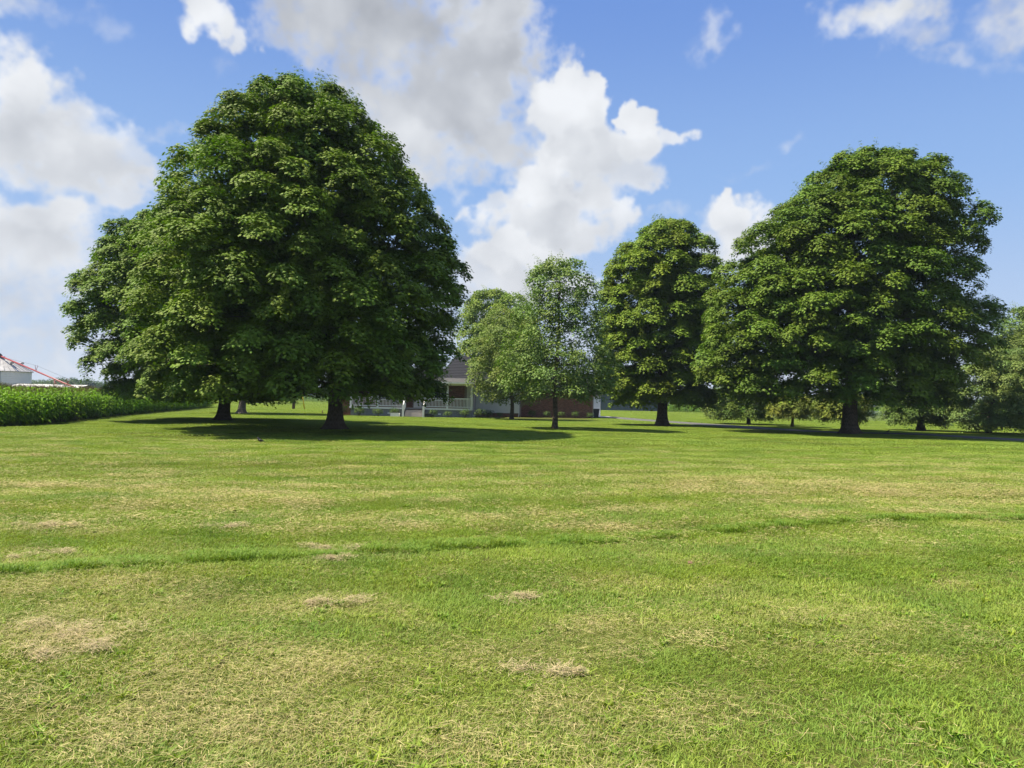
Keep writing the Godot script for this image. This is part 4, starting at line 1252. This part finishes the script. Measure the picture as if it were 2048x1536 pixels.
	corn("distant corn field seen beyond the driveway and the fences", func(p: Vector2): return p.x > 34.0 + (p.y + 163.0) * 0.1, Vector2(33, -176), Vector2(110, -162), 1.6, 0.34, 0.0, 82)
	corn("far corn field seen under the boughs beside the largest maple's trunk", func(p: Vector2): return true, Vector2(-100, -262), Vector2(-30, -255), 2.2, 0.4, 0.0, 83)
	# distant woods
	rng.seed = 90
	var wb := []
	var wc := PackedColorArray()
	var az := -44.0
	while az < 46.0:
		az += 0.05
		var rr := 520.0 + 60.0 * sin(az * 0.7)
		var tall := 8.0 + 2.5 * bump.get_noise_1d(az * 20.0) + 1.6 * fine.get_noise_1d(az * 9.0)
		for k in 7:
			var a := deg_to_rad(az + R(-0.05, 0.05))
			var d := rr + R(-6, 6)
			wb.append(Transform3D(Basis(Vector3.UP, R(0, TAU)) * Basis.from_scale(Vector3.ONE * R(3.2, 5.0)), Vector3(sin(a) * d, tall * pow(rng.randf(), 0.6) - 0.6, -cos(a) * d)))
			var vv := R(0.75, 1.25)
			wc.append(Color(0.07 * vv, 0.12 * vv, 0.03 * vv))
	tag(many("woodland", far[0], M.leaf, self, wb, wc), "low far-off line of woods along the horizon", "woods", "", "stuff")
	grow_lawn()

func materials() -> void:
	leafmat("leaf", 0.58, 0.27, Color(0.58, 0.66, 0.28))
	leafmat("blade", 0.55, 0.30, Color(0.78, 0.80, 0.40))
	leafmat("straw", 0.7, 0.3, Color(0.35, 0.33, 0.25))
	leafmat("corn", 0.55, 0.3, Color(0.80, 0.86, 0.40))
	leafmat("deadleaf", 0.8, 0.2, Color(0.05, 0.05, 0.05))
	var heap := leafmat("heap", 0.8, 0.3, Color(0.2, 0.2, 0.15))
	heap.albedo_color = lin(0.46, 0.39, 0.225)
	var ridges := noise_tex(0.02, [Color(0.1, 0.1, 0.1), Color(0.9, 0.9, 0.9)], [0.3, 0.7], 5, 512, FastNoiseLite.TYPE_SIMPLEX_SMOOTH, 5)
	grain(mat("bark", Color(0.1, 0.08, 0.06), 0.95, 0.25), noise_tex(0.02, [Color(0.045, 0.035, 0.026), Color(0.105, 0.085, 0.065), Color(0.16, 0.14, 0.115)], [0.2, 0.5, 0.85]), Vector3(2.2, 0.45, 2.2), 3.0, ridges)
	grain(mat("greybark", Color(0.1, 0.08, 0.06), 0.95, 0.25), noise_tex(0.02, [Color(0.10, 0.08, 0.06), Color(0.2, 0.17, 0.14), Color(0.3, 0.27, 0.23)], [0.2, 0.5, 0.85]), Vector3(2.2, 0.45, 2.2), 2.0, ridges)
	grain(mat("ground", Color(0.1, 0.1, 0.1), 1.0, 0.1), noise_tex(0.03, [Color(0.045, 0.05, 0.014), Color(0.065, 0.08, 0.018), Color(0.09, 0.10, 0.025), Color(0.13, 0.115, 0.05)], [0.2, 0.45, 0.65, 0.9], 6, 1024), Vector3(0.23, 0.23, 0.23))
	grain(mat("gravel", Color(0.3, 0.3, 0.3), 0.95, 0.3), noise_tex(0.06, [Color(0.07, 0.072, 0.068), Color(0.10, 0.10, 0.097), Color(0.14, 0.138, 0.134)], [0.2, 0.5, 0.85], 5), Vector3(0.6, 0.6, 0.6))
	mat("mortar", Color(0.30, 0.27, 0.24), 0.95, 0.2)
	var b := mat("brick", Color(1, 1, 1), 0.9, 0.3)
	b.vertex_color_use_as_albedo = true
	grain(mat("block", Color(0.3, 0.3, 0.3), 0.9, 0.3), noise_tex(0.03, [Color(0.22, 0.23, 0.25), Color(0.30, 0.31, 0.33)], [0.3, 0.7]), Vector3(0.5, 0.5, 0.5))
	grain(mat("concrete", Color(0.5, 0.5, 0.5), 0.9, 0.3), noise_tex(0.03, [Color(0.46, 0.45, 0.43), Color(0.58, 0.57, 0.54)], [0.3, 0.7]), Vector3(0.5, 0.5, 0.5))
	mat("white", Color(0.87, 0.87, 0.84), 0.55)
	mat("siding", Color(0.72, 0.72, 0.68), 0.6)
	mat("deck", Color(0.30, 0.29, 0.28), 0.8)
	mat("tread", Color(0.33, 0.31, 0.29), 0.85)
	mat("downpipe", Color(0.25, 0.17, 0.13), 0.6)
	mat("pane", Color(0.03, 0.035, 0.04), 0.08, 0.6)
	grain(mat("roof", Color(0.06, 0.06, 0.06), 0.95, 0.3), noise_tex(0.05, [Color(0.016, 0.017, 0.022), Color(0.028, 0.030, 0.037), Color(0.045, 0.047, 0.054)], [0.25, 0.5, 0.8], 5), Vector3(0.5, 0.5, 0.5))
	grain(mat("rooflight", Color(0.3, 0.3, 0.3), 0.9, 0.3), noise_tex(0.05, [Color(0.24, 0.235, 0.23), Color(0.32, 0.31, 0.30)], [0.3, 0.7], 5), Vector3(0.5, 0.5, 0.5))  # porch roof: sunlight on the low slope put into a lighter grey
	mat("dark", Color(0.025, 0.025, 0.027), 0.6)
	mat("soil", Color(0.05, 0.035, 0.025), 1.0, 0.1)
	mat("steelwhite", Color(0.62, 0.62, 0.62), 0.5)
	grain(mat("steel", Color(0.5, 0.5, 0.5), 0.55, 0.5), noise_tex(0.01, [Color(0.27, 0.27, 0.275), Color(0.38, 0.38, 0.39)], [0.3, 0.7]), Vector3(0.2, 0.2, 0.2))
	mat("steelwarm", Color(0.60, 0.59, 0.56), 0.5)
	mat("red", Color(0.22, 0.018, 0.02), 0.45)
	mat("barn", Color(0.055, 0.085, 0.085), 0.6)
	grain(mat("pole", Color(0.12, 0.08, 0.06), 0.95, 0.2), noise_tex(0.02, [Color(0.09, 0.06, 0.045), Color(0.2, 0.15, 0.11)], [0.3, 0.7]), Vector3(3.0, 0.3, 3.0))
	mat("yellow", Color(0.80, 0.55, 0.02), 0.5)
	var gv := mat("galv", Color(0.5, 0.51, 0.52), 0.45)
	gv.metallic = 0.6
	mat("bird", Color(0.015, 0.015, 0.017), 0.5)
	mat("beak", Color(0.14, 0.10, 0.04), 0.5)
